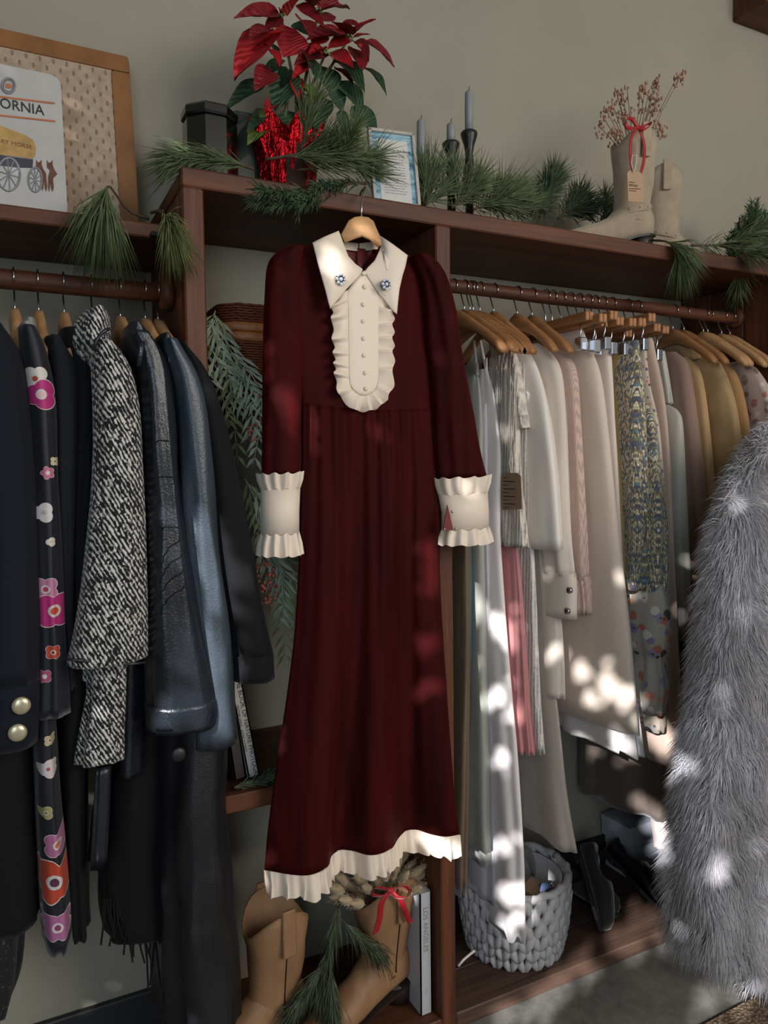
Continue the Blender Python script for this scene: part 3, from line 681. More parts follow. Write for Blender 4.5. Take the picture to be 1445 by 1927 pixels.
# clamp hangers: bars running towards the viewer
ends = [(445, 1110, 594), (475, 1136, 598), (515, 1156, 593), (555, 1138, 606), (595, 1168, 604), (635, 1192, 606), (665, 1210, 606), (700, 1228, 597), (740, 1184, 626), (812, 1238, 616), (855, 1254, 620)]
ctxt = ['nearest the dusty pink sweater', 'second from the dusty pink sweater', 'over the cream flared skirt', 'over the ivory skirt', 'over the mustard skirt', 'over the multicolour tweed skirt', 'seventh of the clamp bars', 'highest of the clamp bars', 'lowest front bar over the tweed', 'over the small floral dress', 'nearest the grey silk blouse']
for (h, px, py), tx in zip(ends, ctxt):
    x = rail_x(h); e = LX(px, py, x)
    t = thing('clamp_hanger', (x, RODR[0], e.z), 'wooden clamp bar hanger on right rail, '+tx, 'hanger', GCH)
    MB().tube(hook_pts(x, RODR, .0177, 0, e.z), .0017, 6).build('hook', CHROME, t)
    for sgn in (-1, 1):
        MB().box((x+sgn*.006-.0052, e.y, e.z-.010), (x+sgn*.006+.0052, min(.30, 2*RODR[0]-e.y), e.z+.010), .002).build('clamp_bar', CLW, t, smooth=False)
    MB().tube([(x, e.y+.03, e.z+.004), (x, e.y+.03, e.z-.03), (x-.006, e.y+.03, e.z-.05)], .0022, 6).build('clip', CHROME, t)
    MB().box((x-.009, e.y+.018, e.z-.075), (x+.009, e.y+.042, e.z-.045), .002).build('clip', CHROME, t, smooth=False)

C_ = lambda n, c, **k: cloth_mat(n, c, **k)
SAGE = C_('sage_satin', 'a4a49a', rough=.5); WHITE = C_('white_satin', 'e6dcd8', rough=.5, var=.04); IVORY = C_('ivory_satin', 'ece2d8', rough=.42, var=.04)
CRM = C_('cream_wool', 'ddd0c2', var=.05); PINKB = knit('dusty_pink_knit', 'cdb0a2', 420, .4); CRM2 = C_('cream_linen', 'd8c6b6', var=.05); IV2 = C_('ivory_linen', 'dccdc2', var=.05)
MUST = C_('mustard', 'a58a55'); BEI = C_('beige_crepe', 'c0a797', var=.05); GREY = C_('grey_silk', 'b8b3a8', rough=.5, var=.06); MAUVE = C_('mauve_wool', '94786c', var=.06); CAMEL = C_('camel_satin', 'b8935f', rough=.55); CAMEL = C_('camel_wool', 'b39268')
SUEDE = M('tan_suede', 'a5875f', .9, .22, 14, bump=.3, bscale=500, sheen=.4); CAM2 = C_('camel_dark', 'a27a50'); BROWN = C_('brown_trouser', '6f5c48'); BLUEG = C_('blue_grey', '59646e'); LILAC = C_('lilac_white', 'c9c3c8', var=.04); ROSE = C_('rose_pleat', 'bb7d7c', rough=.5, var=.06, stretch=(30, 30, .05)); GREIGE = C_('greige_trouser', 'b3a79c', var=.05)
BOUC = knit('white_boucle', 'd9d2ca', 130); CROCH = knit('crochet_knit', 'd8cdbf', 150); BRS = C_('brown_satin', '6e6058', rough=.5); PALEP = C_('pale_pink', 'd8c5c0', var=.04)
TWM = tweed_multi(); DITSY = ditsy('ditsy_floral', 'c9b8a6', ['b5543f', '5b4a3a', 'c98a72', '6a6480', '4a4a3a'], 75); BIGF = ditsy('big_floral', 'b0a698', ['b9705e', '8a7fa0', '4a4a44', 'd8cfc6', 'c98a72', '9a90a8'], 34, .42); ROSEF = ditsy('rose_floral', 'b7a39a', ['a5675c', '8f7d76', 'c9beb6', '94706a'], 45, .4)
KRAFT = M('kraft_card', 'b09274', .85, .06)

def gar(name, label, cat, x, parts):
    """parts: (part name, spec [(py, px front edge[, width, half thickness])], width, half thickness, material, dx, kwargs)"""
    t = None
    for pn, spec, wy, th, mat, dx, kw in parts:
        rows_ = rowsR(spec, x+dx, wy, th)
        if t is None: t = thing(name, (x, RODR[0], rows_[-1][0]), label, cat, GR)
        kw = dict(kw)
        cloth(pn, rows_, mat, t, **kw)
    return t
gar('brown_trousers', 'brown trousers just right of the middle shelf post', 'trousers', .925, [('trouser_leg', [(700, 872, .1, .01), (1030, 880), (1300, 880), (1690, 872)], .22, .016, BROWN, 0, dict(seed=1))])
gar('blue_grey_trousers', 'blue grey trousers, a thin strip behind the sage slip dress', 'trousers', .95, [('trouser_leg', [(720, 880, .1, .008), (1100, 886), (1300, 882), (1500, 876)], .2, .01, BLUEG, 0, dict(seed=2))])
gar('sage_slip_dress', 'sage grey satin slip dress with narrow straps', 'dress', .975, [('dress_panel', [(705, 898, .03, .006), (730, 902, .1, .012), (800, 906, .14, .016), (900, 907, .16, .018), (1030, 909, .17, .02), (1250, 914, .17, .02), (1450, 919, .17, .021), (1634, 922, .17, .02)], .17, .018, SAGE, 0, dict(seed=3, amp=.004, k=5)),
    ('strap', [(640, 893, .006, .003), (708, 900, .008, .003)], .006, .003, SAGE, 0, dict(amp=0, wr=0, nv=5, ns=8))])
gar('lilac_slip', 'pale lilac underslip hanging behind the sage dress, above the rope basket', 'slip', .988, [('slip_panel', [(760, 915, .1, .01), (1100, 920), (1500, 928), (1704, 930)], .22, .014, LILAC, 0, dict(seed=4))])
gar('white_maxi_dress', 'long white dress reaching down over the rope basket, sunlit', 'dress', 1.005, [('dress_panel', [(694, 916, .03, .006), (740, 928, .09, .012), (800, 936, .13, .016), (860, 941, .15, .018), (1000, 939, .15, .02), (1200, 951, .15, .022), (1420, 969, .15, .022), (1600, 980, .14, .022), (1776, 983, .13, .022)], .15, .02, WHITE, 0, dict(seed=5, amp=.005, k=5)),
    ('strap', [(640, 905, .006, .003), (698, 917, .008, .003)], .006, .003, WHITE, 0, dict(amp=0, wr=0, nv=5, ns=8))])
t = gar('crochet_top', 'cream crochet top with short sleeve and long fringe', 'top', 1.035, [('knit_panel', [(668, 950, .06, .01), (760, 972, .12, .012), (900, 978, .12, .014), (1032, 990, .12, .014)], .12, .014, CROCH, 0, dict(seed=6)), ('sleeve', [(622, 938, .05, .01), (640, 960, .08, .014), (700, 976, .09, .017), (770, 986, .08, .018), (806, 992, .07, .016)], .08, .014, CROCH, .012, dict(seed=7))])
fr = MB()
for i in range(46):
    y0 = LX(972, 690, 1.02).y; p0 = Vector((1.018+R.uniform(-.004, .004), y0+.001+i*.0026, LX(972, 690, 1.02).z+R.uniform(-.01, .01)))
    L_ = R.uniform(.26, .31); fr.tube([p0, p0+Vector((R.uniform(-.004, .002), R.uniform(-.004, .004), -L_*.5)), p0+Vector((R.uniform(-.005, .003), R.uniform(-.006, .006), -L_))], .0012, 4)
stuff(fr.build('fringe', CROCH, t))
gar('rose_pleated_skirt', 'rose pink pleated skirt below the crochet top', 'skirt', 1.045, [('skirt_panel', [(1020, 972, .1, .012), (1120, 980, .1, .016), (1250, 988, .11, .02), (1350, 994, .12, .022), (1422, 1001, .12, .023)], .1, .016, ROSE, 0, dict(seed=8, amp=.006, k=13, wr=.001, ns=72))])
gar('boucle_dress', 'white boucle dress, a textured strip right of the rose skirt', 'dress', 1.07, [('dress_panel', [(680, 985, .1, .01), (900, 996), (1100, 1005), (1300, 1012), (1420, 1021)], .16, .013, BOUC, 0, dict(seed=9))])
gar('satin_blouse', 'white satin blouse with a wide smooth sleeve', 'blouse', 1.095, [('sleeve', [(622, 948, .06, .012), (640, 975, .1, .018), (680, 1004, .14, .022), (740, 1024, .16, .024), (820, 1038, .16, .026), (920, 1048, .16, .028), (1036, 1055, .16, .028)], .16, .025, IVORY, 0, dict(seed=10, amp=.005, k=5))])
t = gar('cream_jacket', 'cream wool jacket with two snaps on its cuff', 'jacket', 1.15, [('sleeve', [(646, 1012, .06, .012), (664, 1034, .1, .02), (695, 1052, .13, .024), (760, 1060, .14, .026), (900, 1066, .13, .027), (1000, 1070, .12, .026), (1085, 1078, .12, .024)], .13, .025, CRM, 0, dict(seed=11)),
    ('cuff', [(1080, 1079, .125, .026), (1100, 1081, .125, .026), (1166, 1081, .12, .026)], .12, .026, CRM, 0, dict(nv=8, amp=.001, wr=.001)), ('body', [(690, 1005, .1, .02), (900, 1030), (1100, 1046), (1220, 1054), (1316, 1057)], .26, .018, CRM, -.012, dict(seed=12))])
for px, py in ((1071, 1111), (1067, 1150)):
    p = LX(px, py, 1.122); MB().tube([p+Vector((.004, 0, 0)), p, p-Vector((.002, 0, 0))], .0075, 12).build('snap', CHROME, t); MB().ball(p-Vector((.002, 0, 0)), .003, 8, 5).build('snap_centre', BLACKM, t)
gar('greige_trousers', 'long greige trousers hanging low above the rope basket', 'trousers', 1.135, [('trouser_leg', [(1000, 1030), (1200, 1036), (1400, 1056), (1500, 1066), (1608, 1083)], .26, .02, GREIGE, 0, dict(seed=13, amp=.005, k=5, hemdip=.0))])
gar('dusty_pink_sweater', 'dusty pink knitted sweater with ribbed cuff', 'sweater', 1.195, [('sleeve', [(650, 1035, .06, .012), (668, 1064, .1, .02), (700, 1082, .12, .024), (800, 1090, .12, .024), (1000, 1100, .11, .022), (1090, 1104, .1, .02)], .12, .022, PINKB, 0, dict(seed=14)), ('ribbed_cuff', [(1085, 1105, .1, .021), (1110, 1108, .1, .021), (1158, 1110, .095, .02)], .1, .02, PINKB, 0, dict(nv=8, amp=.003, k=17, ns=72, wr=0, grow=False))])
gar('cream_flared_skirt', 'cream flared skirt with a large sun patch and darted waist', 'skirt', 1.245, [('skirt_panel', [(626, 1098, .2, .02), (640, 1102, .2, .022), (700, 1126, .24, .03), (800, 1140, .27, .034), (1000, 1160, .31, .036), (1200, 1184, .36, .038), (1382, 1198, .4, .04)], .3, .03, CRM2, 0, dict(seed=15, amp=.004, k=4)), ('waistband', [(618, 1094, .2, .021), (630, 1099, .2, .022), (648, 1104, .2, .023)], .2, .022, CRM2, 0, dict(nv=5, amp=0, wr=.001))])
gar('white_underskirt', 'white underskirt showing below the cream flared skirt', 'skirt', 1.262, [('skirt_panel', [(900, 1140), (1200, 1178), (1380, 1196), (1428, 1201)], .38, .022, WHITE, 0, dict(seed=16, amp=.008, k=9))])
gar('ivory_skirt', 'ivory linen skirt between the cream flared and mustard skirts', 'skirt', 1.3, [('skirt_panel', [(640, 1142, .2, .02), (660, 1148, .2, .022), (900, 1163, .26, .022), (1150, 1174, .3, .022)], .25, .022, IV2, 0, dict(seed=17))])
gar('mustard_skirt', 'mustard yellow skirt with gathered top, a narrow strip', 'skirt', 1.335, [('skirt_panel', [(652, 1158, .16, .018), (668, 1172, .18, .024), (690, 1168, .18, .016), (800, 1174, .2, .018), (1100, 1186, .22, .018)], .2, .018, MUST, 0, dict(seed=18, amp=.005, k=9))])
gar('tweed_skirt', 'multicolour blue and gold tweed skirt, doubled on its clamp hanger', 'skirt', 1.365, [('tweed_fold', [(640, 1200, .16, .02), (700, 1206, .17, .024), (800, 1212, .18, .026), (1000, 1218, .2, .026), (1112, 1212, .2, .026)], .18, .024, TWM, -.016, dict(seed=19, amp=.006, k=5)), ('tweed_fold', [(760, 1220, .16, .014), (800, 1234, .18, .022), (900, 1244, .18, .026), (1000, 1252, .18, .028), (1134, 1248, .18, .028)], .18, .024, TWM, .014, dict(seed=20, amp=.006, k=5))])
gar('small_floral_dress', 'cream dress with small red flowers beside the tweed skirt', 'dress', 1.41, [('dress_panel', [(648, 1214, .16, .016), (720, 1222, .18, .02), (820, 1242, .2, .022), (1000, 1254, .2, .022), (1200, 1256, .2, .022), (1380, 1250, .22, .022)], .2, .02, DITSY, 0, dict(seed=21))])
gar('large_floral_blouse', 'striped blouse with large lilac and coral flowers and gathered sleeve', 'blouse', 1.39, [('sleeve', [(1100, 1246, .12, .02), (1160, 1258, .16, .034), (1215, 1256, .15, .032), (1250, 1246, .12, .018), (1285, 1254, .15, .026), (1345, 1250, .16, .028)], .16, .025, BIGF, -.014, dict(seed=22, amp=.006, k=9))])
gar('beige_trousers', 'pinkish beige crepe trousers between floral dress and grey blouse', 'trousers', 1.45, [('trouser_leg', [(636, 1226, .16, .016), (660, 1232, .18, .02), (800, 1256, .2, .02), (1100, 1272, .22, .02), (1300, 1280, .22, .02), (1448, 1283, .22, .02)], .2, .02, BEI, 0, dict(seed=23))])
gar('grey_silk_blouse', 'silver grey silk blouse with long loose sleeve', 'blouse', 1.52, [('sleeve', [(760, 1255, .08, .01), (775, 1276, .1, .018), (810, 1284, .11, .022), (950, 1291, .12, .022), (1100, 1297, .12, .022), (1208, 1301, .11, .02)], .11, .02, GREY, 0, dict(seed=24, amp=.004)), ('gathered_yoke', [(660, 1250, .14, .014), (690, 1254, .16, .018), (760, 1262, .16, .018)], .15, .016, GREY, .0, dict(seed=25, amp=.005, k=13, ns=72))])
gar('mauve_jacket', 'mauve brown wool jacket right of the grey silk blouse', 'jacket', 1.585, [('sleeve', [(662, 1270, .06, .014), (680, 1290, .1, .022), (720, 1300, .12, .026), (820, 1313, .13, .027), (950, 1326, .13, .027), (1074, 1334, .12, .026)], .12, .025, MAUVE, 0, dict(seed=26))])
gar('camel_blouse', 'golden camel blouse between mauve jacket and tan suede jacket', 'blouse', 1.625, [('sleeve', [(672, 1290, .06, .014), (690, 1312, .1, .02), (740, 1326, .12, .022), (850, 1338, .12, .022), (1000, 1348, .12, .022), (1095, 1352, .12, .02)], .12, .02, CAMEL, 0, dict(seed=27))])
gar('tan_suede_jacket', 'tan suede jacket with raised collar, behind the white fur', 'jacket', 1.68, [('sleeve', [(640, 1308, .06, .014), (664, 1338, .1, .024), (700, 1362, .14, .03), (760, 1382, .15, .03), (850, 1394, .15, .03), (1000, 1404, .15, .03), (1150, 1408, .14, .028)], .14, .028, SUEDE, 0, dict(seed=28, amp=.006)), ('collar', [(638, 1296, .1, .014), (650, 1308, .12, .018), (675, 1318, .12, .016)], .1, .014, SUEDE, -.03, dict(seed=29, nv=8))])
gar('dark_camel_coat', 'darker camel coat right of the tan suede jacket', 'coat', 1.745, [('sleeve', [(672, 1352, .06, .014), (700, 1382, .1, .022), (760, 1402, .13, .026), (860, 1414, .13, .026), (1100, 1424, .13, .026)], .13, .025, CAM2, 0, dict(seed=30))])
gar('rose_floral_dress', 'dusty rose print dress at the far right end of the rail', 'dress', 1.83, [('dress_panel', [(680, 1400, .12, .016), (700, 1428, .16, .024), (760, 1456, .2, .028), (900, 1476, .22, .03), (1200, 1490, .24, .03)], .2, .028, ROSEF, 0, dict(seed=31, amp=.008, k=11, ns=64))])
gar('brown_satin_skirt', 'taupe brown satin skirt with wide curved hem, low behind', 'skirt', 1.47, [('skirt_panel', [(1150, 1262, .2, .02), (1300, 1262, .28, .03), (1430, 1262, .33, .036), (1560, 1264, .35, .04)], .3, .034, BRS, 0, dict(seed=32, amp=.008, k=7, hemdip=.02))])
gar('pale_pink_skirt', 'pale pink scalloped skirt hem catching sun beside the white fur', 'skirt', 1.53, [('skirt_panel', [(1380, 1262, .06, .01), (1480, 1272, .08, .014), (1560, 1282, .1, .018), (1618, 1288, .1, .02)], .09, .016, PALEP, -.02, dict(seed=33, amp=.008, k=5))])
# kraft tag on the crochet top
tg = thing('price_tag', LX(963, 960, 1.0), 'kraft paper price tag with handwritten lines hanging on the crochet top', 'tag')
A = [LX(px, py, .995) for px, py in ((945, 960), (943, 894), (950, 890), (973, 890), (980, 896), (982, 958))]
MB().loft([A, [p+Vector((.0015, 0, 0)) for p in A]]).build('card', KRAFT, tg, smooth=False)
MB().tube([LX(px, py, 1.0) for px, py in ((961, 893), (958, 870), (962, 845), (966, 838), (964, 872), (962, 893))], .0008, 4).build('string', WHITE, tg)
for k in range(9):
    A = [LX(px, py+k*7.0, .9945) for px, py in ((947, 898), (947+(12 if k % 2 == 0 else 22), 898+1), (947+(12 if k % 2 == 0 else 22), 899.4+(k % 2)), (947, 899.4))]
    MB().loft([A, [p+Vector((.0004, 0, 0)) for p in A]]).build('pen_line', BLACKM, tg, smooth=False)

# ------------------------------------------------------------------ flat panels, lettering
def LP(px, py, O, n):
    d = ray(px, py); return C + d*((O-C).dot(n)/d.dot(n))
class Panel:
    """a leaning flat panel; n points to the viewer"""
    def __init__(s, O, U, V): s.O = O; s.U = U.normalized(); s.V = (V - s.U*V.dot(s.U)).normalized(); s.n = s.U.cross(s.V); s.n = s.n if s.n.y < 0 else -s.n
    def at(s, px, py, w=0): return LP(px, py, s.O, s.n)+s.n*w
    def p(s, u, v, w=0): return s.O+s.U*u+s.V*v+s.n*w
    def uv(s, px, py): d = LP(px, py, s.O, s.n)-s.O; return d.dot(s.U), d.dot(s.V)
    def slab(s, u0, v0, u1, v1, w0, w1, rc=0.0, k=5):
        pts = []
        if rc <= 0: pts = [(u0, v0), (u1, v0), (u1, v1), (u0, v1)]
        else:
            for cx, cy, a0 in ((u1-rc, v0+rc, -90), (u1-rc, v1-rc, 0), (u0+rc, v1-rc, 90), (u0+rc, v0+rc, 180)):
                for i in range(k+1): a = math.radians(a0+90*i/k); pts.append((cx+rc*math.cos(a), cy+rc*math.sin(a)))
        return MB().loft([[s.p(a, b, w0) for a, b in pts], [s.p(a, b, w1) for a, b in pts]])
    def shape(s, pix, w, th=.0006): A = [s.at(x, y, w) for x, y in pix]; return MB().loft([[p-s.n*th for p in A], A])
    def text(s, txt, px, py, size, w, mat, parent, align='LEFT', name='lettering', rot=0, font_sx=1.0):
        cu = bpy.data.curves.new('lettering', 'FONT'); cu.body = txt; cu.size = size; cu.align_x = align; cu.extrude = .0002; cu.resolution_u = 3
        ob = bpy.data.objects.new('lettering', cu); COL.objects.link(ob)
        dg = bpy.context.evaluated_depsgraph_get(); me = ob.evaluated_get(dg).to_mesh()
        vs = [v.co.copy() for v in me.vertices]; fs = [tuple(p.vertices) for p in me.polygons]
        ob.evaluated_get(dg).to_mesh_clear(); bpy.data.objects.remove(ob); bpy.data.curves.remove(cu)
        u0, v0 = s.uv(px, py); c_, s_ = math.cos(rot), math.sin(rot); b = MB()
        b.add([s.p(u0+(v.x*font_sx*c_-v.y*s_), v0+(v.x*font_sx*s_+v.y*c_), w+v.z) for v in vs], fs)
        return stuff(b.build(name, mat, parent, smooth=False))
INK = M('dark_ink', '2c2a2c', .7); OCHRE = M('ochre_print', 'b7935a', .8, .2, 60); ORANGE = M('orange_print', 'b8714e', .8); SIGNW = M('sign_white', 'b9b6b2', .45, .06, 18)
BRPR = M('brown_print', '6e4436', .8, .2, 40); GREYPR = M('grey_print', '8c8a90', .7); DKPR = M('slate_print', '45424a', .8, .2, 60)

# suitcase lid leaning behind
ZL = 1.6905
br_ = Vector((LY(263, 395, .215).x, .215, ZL)); trp = LY(251, 112, .285)
suit = Panel(br_, Vector((1, .0, 0)), trp-br_); H = suit.uv(251, 112)[1]
br_b = br_
TAN = leather('tan_leather', '85582f', .55, .5)
q = N('monogram_canvas'); cc = q.ramp(q.noise(60, 3), [(.3, 'a08a76'), (.7, 'b7a18c')])
sp = q.n('ShaderNodeSeparateXYZ'); q.l(q.co(), sp.inputs[0])
vv_ = q.math('MULTIPLY', sp.outputs[2], 62); uu_ = q.math('ADD', q.math('MULTIPLY', sp.outputs[0], 42), q.math('MULTIPLY', q.math('FLOOR', vv_), .5))
fu_ = q.math('DIVIDE', q.math('SUBTRACT', q.math('FRACT', uu_), .5), .11); fv_ = q.math('DIVIDE', q.math('SUBTRACT', q.math('FRACT', vv_), .5), .36)
cc = q.mix(q.math('LESS_THAN', q.math('ADD', q.math('MULTIPLY', fu_, fu_), q.math('MULTIPLY', fv_, fv_)), 1.0), cc, '8a6f5a'); q.bump(q.noise(400, 2), .4, .001); CANV = q.set(cc, .85)
t = thing('suitcase', br_, 'tan leather suitcase with patterned canvas panel leaning on the wall', 'suitcase')
suit.slab(-.46, 0, 0, H, -.045, 0, .012).build('case_body', TAN, t, smooth=False)
suit.slab(-.42, .0, -.036, H-.036, 0, .003).build('canvas_panel', CANV, t, smooth=False)
suit.slab(-.458, H-.036, -.002, H-.001, 0, .006, .006).build('leather_edge', TAN, t, smooth=False)
suit.slab(-.036, .001, -.002, H-.038, 0, .006, .006).build('leather_edge', TAN, t, smooth=False)
suit.slab(-.458, .001, -.395, H-.038, 0, .006, .006).build('leather_edge', TAN, t, smooth=False)
MB().box(suit.p(-.16, H, -.03), suit.p(-.12, H+.006, -.005)).build('clasp', TAN, t, smooth=False)
# tin sign
sb = Vector((LY(127, 394, .105).x, .105, ZL)); sb2 = LY(121, 152, .145)
sg = Panel(sb, Vector((1, 0, 0)), sb2-sb); SH = sg.uv(121, 148)[1]+.003
t = thing('tin_sign', sb, 'white tin sign reading CALIFORNIA with a covered wagon picture', 'sign')
sg.slab(-.26, 0, 0, SH, -.002, 0, .018).build('sign_plate', SIGNW, t, smooth=False)
Z1 = lambda x, y: (x/3.0104, y/3.0104)
for a, b_ in (((-120, 530, 310, 582), 10), ((-120, 637, 313, 684), 10)):
    sg.shape([Z1(a[0], a[1]), Z1(a[2], a[3]), Z1(a[2], a[3]+b_), Z1(a[0], a[1]+b_)], .0012).build('orange_stripe', ORANGE, t, smooth=False)
u1 = sg.uv(*Z1(252, 655))[0]; u0 = sg.uv(*Z1(4, 628))[0]
sg.text('CALIFORNIA', *Z1(252, 656), .0262, .0012, INK, t, 'RIGHT', font_sx=.86)
def ring_on(c_, rx, ry, r, n=24): return MB().tube([sg.at(c_[0]+rx*math.cos(2*PI*i/n), c_[1]+ry*math.sin(2*PI*i/n), .0012) for i in range(n+1)], r, 5)
ring_on(Z1(48, 488), 12.5, 14, .0018).build('seal_ring', GREYPR, t); ring_on(Z1(48, 488), 9, 10.5, .0006).build('seal_ring', GREYPR, t)
sg.shape([Z1(*p) for p in ((30, 478), (50, 474), (68, 484), (66, 500), (48, 503), (32, 496))], .0014).build('seal_map', ORANGE, t, smooth=False)
sg.shape([Z1(*p) for p in ((-120, 690), (-60, 690), (0, 712), (60, 735), (140, 765), (188, 795), (204, 838), (200, 880), (186, 900), (100, 888), (0, 878), (-120, 865))], .0012).build('wagon_cover', OCHRE, t, smooth=False)
sg.shape([Z1(*p) for p in ((-120, 868), (0, 880), (188, 905), (184, 952), (100, 950), (0, 938), (-120, 925))], .0011).build('wagon_box', DKPR, t, smooth=False)
sg.text('FERRY MORSE', *Z1(182, 848), .0105, .0014, BRPR, t, 'RIGHT', rot=-.06)
for c_, rx, ry in ((Z1(50, 990), 21, 31), (Z1(200, 1020), 12.5, 23)):
    ring_on(c_, rx, ry, .0017).build('wheel_rim', GREYPR, t)
    for k in range(5):
        a = k*PI/5+.2; MB().tube([sg.at(c_[0]-rx*math.cos(a), c_[1]-ry*math.sin(a), .0012), sg.at(c_[0]+rx*math.cos(a), c_[1]+ry*math.sin(a), .0012)], .0008, 4).build('wheel_spoke', GREYPR, t)
for dx in (0, 62):
    sg.shape([Z1(x+dx*(.6 if y > 990 else 1), y+dx*.05) for x, y in ((205, 905), (214, 922), (226, 918), (236, 906), (236, 935), (246, 960), (262, 985), (262, 1010), (268, 1060), (262, 1085), (254, 1070), (250, 1025), (245, 1070), (240, 1085), (236, 1060), (236, 1000), (222, 965), (204, 945))], .0011+dx*1e-5).build('horse', BRPR, t, smooth=False)

# ------------------------------------------------------------------ jars, note frame, candles
ZS = ZT+.0005
def onshelf(px, py, y): p = LY(px, py, y); return Vector((p.x, y, ZS))
def octa(c_, r, z0, z1, taper=1.0, n=8): return [[c_+Vector((r*k*math.cos(2*PI*(i+.5)/n), r*k*math.sin(2*PI*(i+.5)/n), z)) for i in range(n)] for z, k in ((z0, .94), (z0+.004, 1), (z1-.004, taper), (z1, taper*.95))]
BGL = M('black_glass', '0f1011', .12, .1, spec=.7, coat=.4); GGL = N('smoky_green_glass'); GG = GGL.set('6c746c', .1, spec=.6); GGL.b.inputs['Transmission Weight'].default_value = .75
jy = .13; jp = onshelf(396, 300, jy); jt = LY(394, 212, jy).z
t = thing('octagonal_jar', jp, 'black octagonal glass jar with lid beside the poinsettia', 'jar')
MB().loft(octa(jp, .052, 0, jt-ZS-.022)).build('jar_body', BGL, t, smooth=False); MB().loft(octa(jp, .0545, jt-ZS-.021, jt-ZS-.001)).build('lid', BGL, t, smooth=False)
jp = onshelf(452, 300, .19); jt = LY(452, 226, .19).z
t = thing('glass_jar', jp, 'smoky green octagonal glass jar tucked behind the black jar', 'jar')
MB().loft(octa(jp, .044, 0, jt-ZS)+octa(jp, .040, .006, jt-ZS)[::-1]).build('jar_body', GG, t, smooth=False)

WHT = M('white_paper', 'd2cfca', .7, .03); FRM = M('silver_frame', 'b9b2aa', .4, .1); BLU = N('watercolour_mat'); bc = BLU.ramp(BLU.noise(25, 4, BLU.scaled((.4, 1, 2.2))), [(.35, '4d7ea0'), (.5, '9fc3cc'), (.65, '2f6a94')]); BLUM = BLU.set(bc, .6)
fb = Vector((LY(703, 371, .03).x, .03, ZS)); ft = LY(686, 241, fb.y+.035); frr = Vector((LY(790, 385, .015).x, .015, ZS))
pf = Panel(fb, frr-fb, ft-fb); fu = pf.uv(782, 262)[0]; fh = pf.uv(687, 241)[1]; fw_ = max(.1, pf.uv(788, 384)[0])
t = thing('framed_note', fb, 'small framed printed note with blue watercolour border on the top shelf', 'picture frame')
pf.slab(0, 0, fw_, fh, -.008, 0).build('backing', BLUM, t, smooth=False)
for a in ((0, 0, .006, fh), (fw_-.006, 0, fw_, fh), (0, fh-.006, fw_, fh), (0, 0, fw_, .004)): pf.slab(*a, 0, .005).build('frame_bar', FRM, t, smooth=False)
pf.slab(.017, .0045, fw_-.017, fh-.02, 0, .001).build('note_paper', WHT, t, smooth=False)
uu, vv = .024, fh-.046
pp = pf.p(fw_/2, vv, 0); pr = C-pp
def uvpix(P_):
    d = P_-C; z = d.dot(fw); return CX+F*d.dot(rt)/z, CY-F*d.dot(up)/z
pf.text("Let's Continue the Story...", *uvpix(pp), .0085, .0012, INK, t, 'CENTER')
bl = MB()
for k in range(15):
    v = vv-.012-k*.0058
    if v < .02: break
    u = .026
    while u < fw_-.03:
        w_ = R.uniform(.003, .009); bl.add([pf.p(u, v, .0013), pf.p(min(u+w_, fw_-.026), v, .0013), pf.p(min(u+w_, fw_-.026), v+.0016, .0013), pf.p(u, v+.0016, .0013)], [(0, 1, 2, 3)]); u += w_+.0018
stuff(bl.build('small_print', GREYPR, t, smooth=False))

CAN = M('grey_wax', '8d8f92', .5, .06, 40); HOLD = M('black_painted_wood', '1c1a19', .4, .1); WICK = M('wick', '1a1512', .9)
for (px, ptop, pcb, y), tx in zip(((793, 226, 312, .16), (849, 232, 268, .13), (883, 172, 248, .17)), ('shortest holder, right beside the framed note', 'middle holder, with the shortest candle', 'tallest holder, with the tallest candle')):
    b0 = onshelf(px, 350, y); zc = LY(px, pcb, y).z-ZS; zt = LY(px, ptop, y).z-ZS
    t = thing('candlestick', b0, 'turned black candlestick, '+tx, 'candle holder', 'candlesticks on the top shelf')
    MB().lathe([(.030, 0), (.032, .006), (.018, .014), (.010, .03), (.009, zc*.45), (.012, zc*.5), (.014, zc*.55), (.010, zc*.6), (.0115, zc*.68), (.009, zc*.8), (.0125, zc*.88), (.019, zc*.955), (.020, zc*.985), (.017, zc)], b0, 18).build('holder', HOLD, t)
    k = thing('taper_candle', b0+Vector((0, 0, zc)), 'grey taper candle in the '+tx.split(',')[0]+' candlestick', 'candle', 'grey taper candles')
    MB().lathe([(.0095, .0), (.0098, (zt-zc)*.5), (.0092, zt-zc-.004), (.006, zt-zc)], k.location, 14).build('wax', CAN, k)
    MB().tube([k.location+Vector((.009, -.001, (zt-zc)*.95)), k.location+Vector((.0105, -.001, (zt-zc)*.8)), k.location+Vector((.0098, -.001, (zt-zc)*.68))], .0016, 6).build('wax_drip', CAN, k)
    MB().tube([k.location+Vector((0, 0, zt-zc-.002)), k.location+Vector((.001, 0, zt-zc+.006)), k.location+Vector((.002, 0, zt-zc+.011))], .0008, 5).build('wick', WICK, k)

